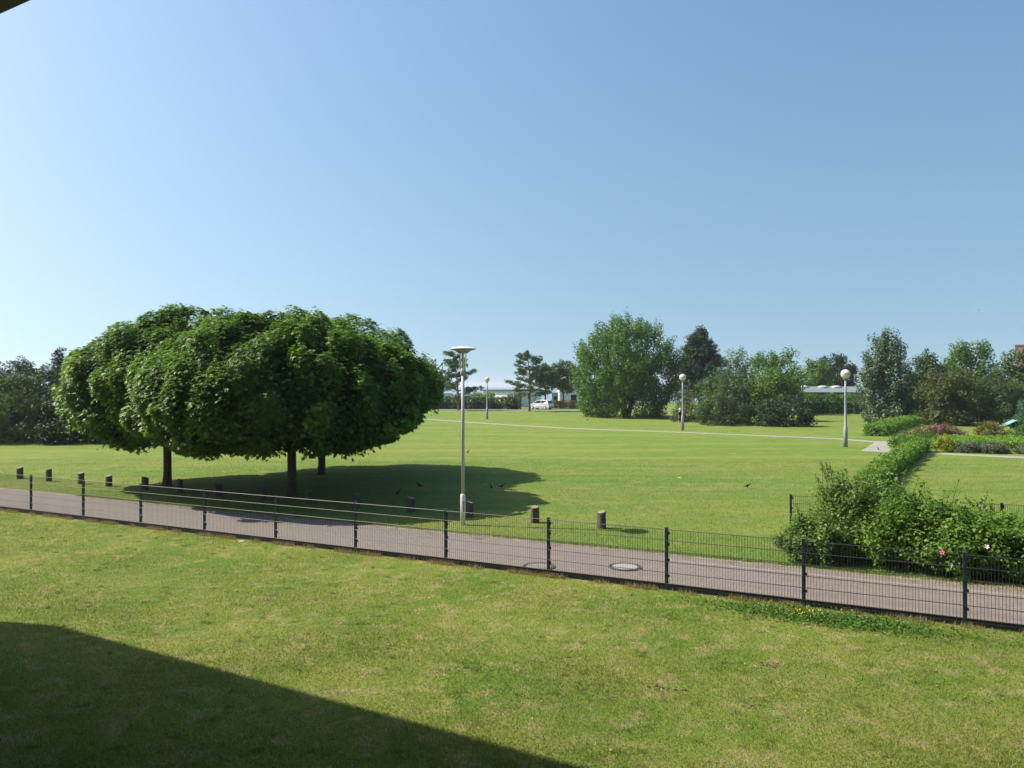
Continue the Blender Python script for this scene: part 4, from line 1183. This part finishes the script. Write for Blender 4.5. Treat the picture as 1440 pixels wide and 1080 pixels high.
# local x = forward
L_ = 4.0; Wd = 0.86
side = [(-2.0, 0.35), (-2.02, 0.62), (-1.98, 0.95), (-1.86, 1.08), (-1.60, 1.50), (-1.30, 1.58), (0.0, 1.60), (0.45, 1.52), (1.15, 1.05), (1.85, 0.88), (2.02, 0.68), (2.03, 0.38), (1.8, 0.26), (-1.8, 0.26)]
hw = [0.80, 0.84, 0.85, 0.84, 0.70, 0.66, 0.66, 0.68, 0.80, 0.78, 0.76, 0.74, 0.76, 0.78]
bm = bmesh.new()
a = [bm.verts.new((x, -h_, z)) for (x, z), h_ in zip(side, hw)]; b = [bm.verts.new((x, h_, z)) for (x, z), h_ in zip(side, hw)]
for i in range(len(a)):
    j = (i + 1) % len(a); bm.faces.new((a[i], b[i], b[j], a[j]))
for s_, q in ((a, 1), (b, -1)):
    cl = [bm.verts.new((0, -0.855 * q, 0.62)), bm.verts.new((-0.2, -0.84 * q, 1.02))]
    body = [s_[i] for i in (13, 0, 1, 2, 3)]
    bm.faces.new([s_[3], s_[4], s_[5], s_[6], s_[7], s_[8], cl[1]])
    bm.faces.new([s_[13], s_[0], s_[1], s_[2], s_[3], cl[1], cl[0]])
    bm.faces.new([cl[0], cl[1], s_[8], s_[9], s_[10], s_[11], s_[12]])
    bm.faces.new([cl[0], s_[12], s_[13]])
bm_obj('body', bm, MAT['carpaint'], car)
def quad_panel(name, pts, mat_, parent, off):
    bm = bmesh.new(); off = Vector(off)
    A_ = [bm.verts.new(Vector(p) + off) for p in pts]; B_ = [bm.verts.new(Vector(p) - off * 1.5) for p in pts]
    bm.faces.new(A_); bm.faces.new(B_[::-1])
    for i in range(len(A_)):
        j = (i + 1) % len(A_); bm.faces.new((A_[i], A_[j], B_[j], B_[i]))
    return bm_obj(name, bm, mat_, parent)
for q in (1, -1):
    quad_panel('side_window', [(-1.55, -0.80*q, 1.10), (-1.42, -0.70*q, 1.47), (-0.50, -0.68*q, 1.52), (-0.50, -0.81*q, 1.08)], MAT['glass_dark'], car, (0, -0.02*q, 0))
    quad_panel('side_window', [(-0.42, -0.81*q, 1.08), (-0.42, -0.68*q, 1.52), (0.36, -0.70*q, 1.48), (0.95, -0.80*q, 1.08)], MAT['glass_dark'], car, (0, -0.02*q, 0))
    quad_panel('tail_light', [(-2.01, -0.62*q, 0.75), (-2.0, -0.84*q, 0.75), (-1.93, -0.84*q, 1.04), (-1.95, -0.66*q, 1.04)], MAT['taillight'], car, (-0.012, 0, 0))
quad_panel('rear_window', [(-1.88, -0.68, 1.12), (-1.88, 0.68, 1.12), (-1.64, 0.60, 1.46), (-1.64, -0.60, 1.46)], MAT['glass_dark'], car, (-0.02, 0, 0.012))
quad_panel('windscreen', [(1.08, -0.70, 1.12), (1.08, 0.70, 1.12), (0.52, 0.60, 1.48), (0.52, -0.60, 1.48)], MAT['glass_dark'], car, (0.02, 0, 0.02))
quad_panel('rear_bumper', [(-2.02, -0.76, 0.36), (-2.02, 0.76, 0.36), (-2.04, 0.78, 0.58), (-2.04, -0.78, 0.58)], MAT['lampgrey'], car, (-0.03, 0, 0))
for x in (-1.25, 1.28):
    for y in (-0.80, 0.80):
        s_ = 1 if y > 0 else -1
        bm = bmesh.new(); lathe(bm, [(0.26, -0.1), (0.31, -0.08), (0.31, 0.08), (0.26, 0.1)], 20, Matrix.Translation((x, y, 0.31)) @ Matrix.Rotation(R(90), 4, 'X')); wh = bm_obj('wheel', bm, MAT['tyre'], car, True)
        bm = bmesh.new(); lathe(bm, [(0.21, 0.0), (0.18, 0.015), (0.02, 0.02)], 16, Matrix.Translation((x, y + s_ * 0.102, 0.31)) @ Matrix.Rotation(R(-90 * s_), 4, 'X')); bm_obj('rim', bm, MAT['rim'], wh)

# dry dune grass bank and boat cranes
rng = np.random.default_rng(7)
n = 5200
P = np.stack([rng.uniform(6.6, 13.5, n), rng.uniform(134.5, 137.5, n), np.zeros(n)], 1)
bank = 1.15 * np.exp(-((P[:, 1] - 136) / 1.1) ** 2) * np.clip((P[:, 0] - 6.4) * 2, 0, 1)
P[:, 2] = bank * rng.uniform(0.55, 1, n)
leaf_object('dune_grass', P, rng.normal(size=(n, 3)) + np.array([0, -.6, .3]), rng.uniform(.25, .5, n), rng.random(n), 'kite', FOL['dry'], None, rng, droop=np.tile([0, 0, 1.0], (n, 1)))['kind'] = 'stuff'

def boat_crane(px, pytop, Z, boom, label):
    r = empty('boat_crane', at(px, Z)); tag(r, label, 'crane', 'boat cranes on the shore')
    zt = zz(pytop, Z)
    bm = bmesh.new(); tube(bm, [(0, 0, 0), (0, 0, zt)], 0.10, 8); bm_obj('mast', bm, MAT['lampgrey'], r)
    bm = bmesh.new(); tube(bm, [(0.05, -0.12, zt), (-boom, -0.12, zt - boom * 1.15)], 0.13, 8); bm_obj('boom', bm, MAT['post'], r)
    bm = bmesh.new(); box(bm, -0.5, 0.5, -0.5, 0.5, 0, 0.4); bm_obj('foot', bm, MAT['concrete'], r)
boat_crane(613, 505, 160, 3.0, 'taller slim boat crane beside the right edge of the rear maple')
boat_crane(622, 511, 165, 3.4, 'lower slim boat crane just left of the lamp post pine')

# ------------------------------------------------------------------ the person
pr_ = empty('person', gp(956.5, 600.2), R(40)); tag(pr_, 'person with white hair and dark knee length clothes standing beside a globe lamp', 'person')
def skin_mesh(name, joints, edges, mat_, parent, sub=1):
    me = bpy.data.meshes.new(name)
    me.from_pydata([j[:3] for j in joints], edges, [])
    o = link(bpy.data.objects.new(name, me), parent)
    md = o.modifiers.new('skin', 'SKIN'); md.use_smooth_shade = True
    for i, j in enumerate(joints):
        sv = me.skin_vertices[0].data[i]
        rr = j[3]; sv.radius = rr if hasattr(rr, '__len__') else (rr, rr)
        sv.use_root = (i == 0)
    ss = o.modifiers.new('sub', 'SUBSURF'); ss.levels = sub; ss.render_levels = sub
    me.materials.append(mat_)
    return o
J = [(0,0,.95,(.15,.11)), (0,0,1.12,(.14,.10)), (0,0,1.32,(.17,.11)), (0,.01,1.46,(.10,.08)), (0,.015,1.53,.055), (0,0,1.62,(.075,.088)), (0,-.005,1.71,(.07,.085)),
     (.19,.01,1.42,.055), (.24,.0,1.15,.042), (.25,-.08,.92,.034), (.255,-.11,.82,.03),
     (-.19,.01,1.42,.055), (-.24,.0,1.15,.042), (-.25,-.06,.92,.034), (-.255,-.08,.82,.03),
     (.09,0,.85,.085), (.10,-.02,.50,.058), (.10,.02,.10,.038), (.11,-.12,.04,(.04,.03)),
     (-.09,0,.85,.085), (-.10,.06,.50,.058), (-.10,.12,.10,.038), (-.11,-.02,.04,(.04,.03)),
     (.0,-.10,1.63,.018)]
E = [(0,1),(1,2),(2,3),(3,4),(4,5),(5,6),(3,7),(7,8),(8,9),(9,10),(3,11),(11,12),(12,13),(13,14),(0,15),(15,16),(16,17),(17,18),(0,19),(19,20),(20,21),(21,22),(5,23)]
skin_mesh('body', J, E, MAT['skin'], pr_, 1)
bm = bmesh.new()
sec = [(.20,.15,.62), (.215,.165,.80), (.20,.16,.95), (.175,.135,1.12), (.205,.145,1.32), (.20,.12,1.43), (.10,.085,1.50)]
rings = []
for rx_, ry_, z in sec:
    rings.append([bm.verts.new((rx_ * math.cos(2*math.pi*i/16), ry_ * math.sin(2*math.pi*i/16), z)) for i in range(16)])
for a_, b_ in zip(rings[:-1], rings[1:]):
    for i in range(16): bm.faces.new((a_[i], a_[(i+1) % 16], b_[(i+1) % 16], b_[i]))
bm_obj('dark_dress', bm, MAT['navy'], pr_, True)
for s_, e_ in (((.19,.01,1.43), (.245,0,1.13)), ((-.19,.01,1.43), (-.245,0,1.13))):
    bm = bmesh.new(); tube(bm, [s_, Vector(s_).lerp(Vector(e_), .5), e_], [.072, .062, .058], 10); bm_obj('sleeve', bm, MAT['navy'], pr_, True)
bm = bmesh.new(); bmesh.ops.create_uvsphere(bm, u_segments=14, v_segments=9, radius=0.115)
for v_ in bm.verts: v_.co = Vector((v_.co.x * .92, v_.co.y * 1.0 + 0.03, v_.co.z * .95 + 1.69 - (0.03 if v_.co.y > 0 else -0.02)))
bm_obj('hair', bm, MAT['hair'], pr_, True)

# ------------------------------------------------------------------ birds and small things on the grass
def crow_proto(loc, rz, label, mat_='crow', s=0.6):
    r = empty('crow', loc, rz); tag(r, label, 'bird', 'dark birds on the grass'); r.scale = (s, s, s)
    j = [(0,0,.19,.07), (-.10,0,.17,.055), (-.20,0,.14,.022), (-.28,0,.12,.014), (.08,0,.23,.055), (.14,0,.29,.040), (.18,0,.315,.036), (.235,0,.31,.012), (.27,0,.30,.006),
         (.01,.03,.12,.018), (.02,.035,.02,.008), (.01,-.03,.12,.018), (.0,-.035,.02,.008)]
    skin_mesh('body', j, [(0,1),(1,2),(2,3),(0,4),(4,5),(5,6),(6,7),(7,8),(0,9),(9,10),(0,11),(11,12)], MAT[mat_], r, 1)
    return r
c0 = crow_proto(gp(826, 591.5), 0.2, 'black bird on the lawn left of the large round tree foot')
for (px, py), rz, lab in [((658, 638), 1.2, 'black bird on the sunlit lawn just right of the white lamp post'),
                          ((691, 688), 2.0, 'left one of two black birds in the tree shade right of the lamp post'),
                          ((706, 687), 0.4, 'right one of two black birds in the tree shade right of the lamp post'),
                          ((560, 696), 0.9, 'black bird in the deep maple shade, farther left of the lamp post'),
                          ((590, 686), 2.6, 'black bird in the deep maple shade, closer to the lamp post'),
                          ((1051, 687), 0.1, 'black bird on the open lawn right of the park lamp'),
                          ((1235, 633.5), 1.5, 'black bird standing on the pale path junction')]:
    dup(c0, gp(px, py), rz, lab)
gl_ = empty('gull', (121.5, 200, zz(436, 200)), 0.4); tag(gl_, 'bird flying alone in the sky at the upper right of the trees', 'bird')
bm = bmesh.new()
tube(bm, [(-.28, 0, 0), (-.1, 0, 0.01), (.1, 0, .02), (.24, 0, .02), (.30, 0, .01)], [.02, .07, .08, .05, .01], 8)
for s_ in (1, -1):
    vs = [(.12, .05*s_, .03), (.10, .30*s_, .14), (.0, .62*s_, .06), (-.04, .30*s_, .12), (-.10, .05*s_, .02)]
    A_ = [bm.verts.new(p) for p in vs]; B_ = [bm.verts.new((p[0], p[1], p[2] - .02)) for p in vs]
    bm.faces.new(A_); bm.faces.new(B_[::-1])
    for i in range(5): bm.faces.new((A_[i], A_[(i+1) % 5], B_[(i+1) % 5], B_[i]))
bm_obj('body', bm, MAT['gull'], gl_)

def clod(name, loc, r, mat_, seed, label, cat, group):
    rng_ = random.Random(seed); bm = bmesh.new()
    bmesh.ops.create_icosphere(bm, subdivisions=2, radius=1)
    for v_ in bm.verts:
        k = 1 + rng_.uniform(-.3, .3); v_.co = Vector((v_.co.x * r * k, v_.co.y * r * .7 * k, max(-0.01, v_.co.z * r * .35 * k)))
    o = bm_obj(name, bm, MAT[mat_], None); o.location = loc; tag(o, label, cat, group)
clod('paper_scrap', gp(955, 672), 0.085, 'pebble', 1, 'pale scrap lying on the far lawn right of the last bollard', 'litter', None)
clod('paper_scrap', gp(340, 761.5), 0.07, 'pebble', 2, 'pale scrap on the near lawn beside the fence foot', 'litter', None)

# soil patches scratched in the near lawn
rng = np.random.default_rng(99)
bm = bmesh.new()
for px, py, r in ((1076, 934, .16), (936, 969, .17), (1058, 993, .10), (660, 940, .14), (1290, 918, .08), (540, 913, .10), (330, 832, .12), (250, 828, .09), (1400, 978, .10), (1360, 986, .12), (915, 848, .10), (925, 867, .08), (75, 860, .10), (30, 850, .10)):
    c = gp(px, py)
    for k in range(11):
        p = c + Vector((rng.normal() * r * .8, rng.normal() * r * .5, 0.012)); s_ = r * rng.uniform(.06, .18)
        bmesh.ops.create_icosphere(bm, subdivisions=1, radius=s_, matrix=Matrix.Translation(p) @ Matrix.Diagonal((1, .8, .45, 1)))
tag(bm_obj('bare_soil', bm, MAT['soil']), kind='stuff')

# ------------------------------------------------------------------ grass
def blades(name, P, hgt, wdt, rng, material, tint=None, lean=0.5):
    n = len(P)
    a = rng.uniform(0, 2 * np.pi, n)
    side = np.stack([np.cos(a), np.sin(a), np.zeros(n)], 1)
    ln = rng.normal(size=(n, 3)) * lean; ln[:, 2] = 1.0; ln = unit(ln)
    tip = P + ln * hgt[:, None]
    V = np.stack([P - side * wdt[:, None] / 2, P + side * wdt[:, None] / 2, tip], 1).reshape(-1, 3)
    idx = np.arange(3 * n)
    if tint is None: tint = rng.random(n)
    o = mesh_np(name, V, idx, np.full(n, 3), material, None, {'tint': np.repeat(tint, 3)})
    o['kind'] = 'stuff'
    return o
rng = np.random.default_rng(5)
def near_points(n):
    """points of the near lawn that the frame can see, denser close to the camera"""
    y = 6.6 + (24.5 - 6.6) * rng.random(n * 2) ** 1.35
    x = (rng.random(n * 2) * 2 - 1) * (y * 0.70 + 3.0)
    P = np.stack([x, y, np.zeros(len(x))], 1)
    d = P @ np.array([0.445, 0.8955, 0])
    return P[d < FN - 0.03][:n]
P = near_points(700000)
patch = np.sin(P[:, 0] * 1.3 + 2 * np.sin(P[:, 1] * .9)) + np.sin(P[:, 1] * 1.9 + 1.5 * np.sin(P[:, 0] * .7))
hgt = (0.026 + 0.010 * patch * 0.5) * rng.uniform(.5, 1.6, len(P))
hgt = np.maximum(hgt, 0.008)
blades('grass', P, hgt, 0.0055 + 0.004 * rng.random(len(P)), rng, MAT['blade'], lean=0.75)
# scattered darker tufts and weeds standing above the mown grass
Cn = near_points(520)
k = 46
off = rng.normal(size=(len(Cn), k, 3)) * np.array([.055, .04, 0]) * rng.uniform(.5, 1.5, (len(Cn), 1, 1))
P = (Cn[:, None] + off).reshape(-1, 3)
blades('grass_tufts', P, rng.uniform(.02, .06, len(P)), np.full(len(P), .007), rng, MAT['blade'], tint=rng.uniform(.1, .6, len(P)), lean=.55)
# verge and park lawn, coarser with distance
n = 260000
y = 15 + 26 * rng.random(n) ** 1.2; x = (rng.random(n) * 2 - 1) * (y * 0.72 + 1)
P = np.stack([x, y, np.zeros(n)], 1); d = P @ np.array([0.445, 0.8955, 0])
P = P[(d > LANE1 + 0.02)]
blades('grass', P, 0.035 * rng.uniform(.4, 1.6, len(P)), 0.010 + 0.006 * rng.random(len(P)), rng, MAT['blade'], lean=0.7)
# longer tufts on the fence foot, the lane edge and round bollards and posts
def strip(s0, s1, n0, n1, n):
    s = rng.uniform(s0, s1, n); q = rng.uniform(n0, n1, n)
    return np.stack([U.x * s + NV.x * q, U.y * s + NV.y * q, np.zeros(n)], 1)
P = strip(-26, 12, FN - 0.16, FN - 0.03, 26000)
k = np.sin(P[:, 0] * 3.1) + np.sin(P[:, 0] * 7.7 + 1) + rng.normal(size=len(P)) * .5
P = P[k > 0.1]
blades('dry_grass', P, rng.uniform(.04, .13, len(P)), np.full(len(P), .008), rng, FOL['dry'], lean=.35)
P = strip(-26, 10, LANE1 - 0.04, LANE1 + 0.25, 30000)
blades('verge_grass', P, rng.uniform(.02, .08, len(P)), np.full(len(P), .010), rng, MAT['blade'], lean=.5)
# weeds in the paving joints along the lane
Cn = np.concatenate([strip(-24, 10, FN + 0.06, FN + 0.30, 60), strip(-24, 10, LANE1 - 0.35, LANE1 - 0.05, 70)])
P = (Cn[:, None] + rng.normal(size=(len(Cn), 40, 3)) * np.array([.07, .05, 0])).reshape(-1, 3)
blades('lane_weeds', P, rng.uniform(.015, .06, len(P)), np.full(len(P), .009), rng, MAT['blade'], lean=.7)
# lush weeds by the fence
c = gp(1165, 872)
n = 5200
q = rng.normal(size=(n, 2))
P = np.stack([np.array(c)[0] + U.x * q[:, 0] * .95 + NV.x * q[:, 1] * .22, np.array(c)[1] + U.y * q[:, 0] * .95 + NV.y * q[:, 1] * .22, rng.uniform(.01, .09, n)], 1)
P = P[P @ np.array([0.445, 0.8955, 0]) < FN - 0.05]
n = len(P)
leaf_object('weeds', P, rng.normal(size=(n, 3)) * .6 + np.array([0, 0, 1]), rng.uniform(.025, .06, n), rng.random(n), 'kite', FOL['weed'], None, rng)['kind'] = 'stuff'
c = gp(1135, 868); n = 30
P = np.array(c)[None] + np.stack([rng.normal(size=n) * .28, rng.normal(size=n) * .10, rng.uniform(.07, .13, n)], 1)
leaf_object('weed_flowers', P, rng.normal(size=(n, 3)) * .4 + np.array([0, -.3, 1]), rng.uniform(.025, .04, n), rng.random(n), 'kite', MAT['yellowflower'], None, rng)['kind'] = 'stuff'
# fallen dry leaves and white clover heads sprinkled over the near lawn
P = near_points(420); P[:, 2] = 0.03
n = len(P)
leaf_object('fallen_leaves', P, rng.normal(size=(n, 3)) * .3 + np.array([0, 0, 1]), rng.uniform(.02, .05, n), rng.random(n), 'kite', FOL['dry'], None, rng)['kind'] = 'stuff'
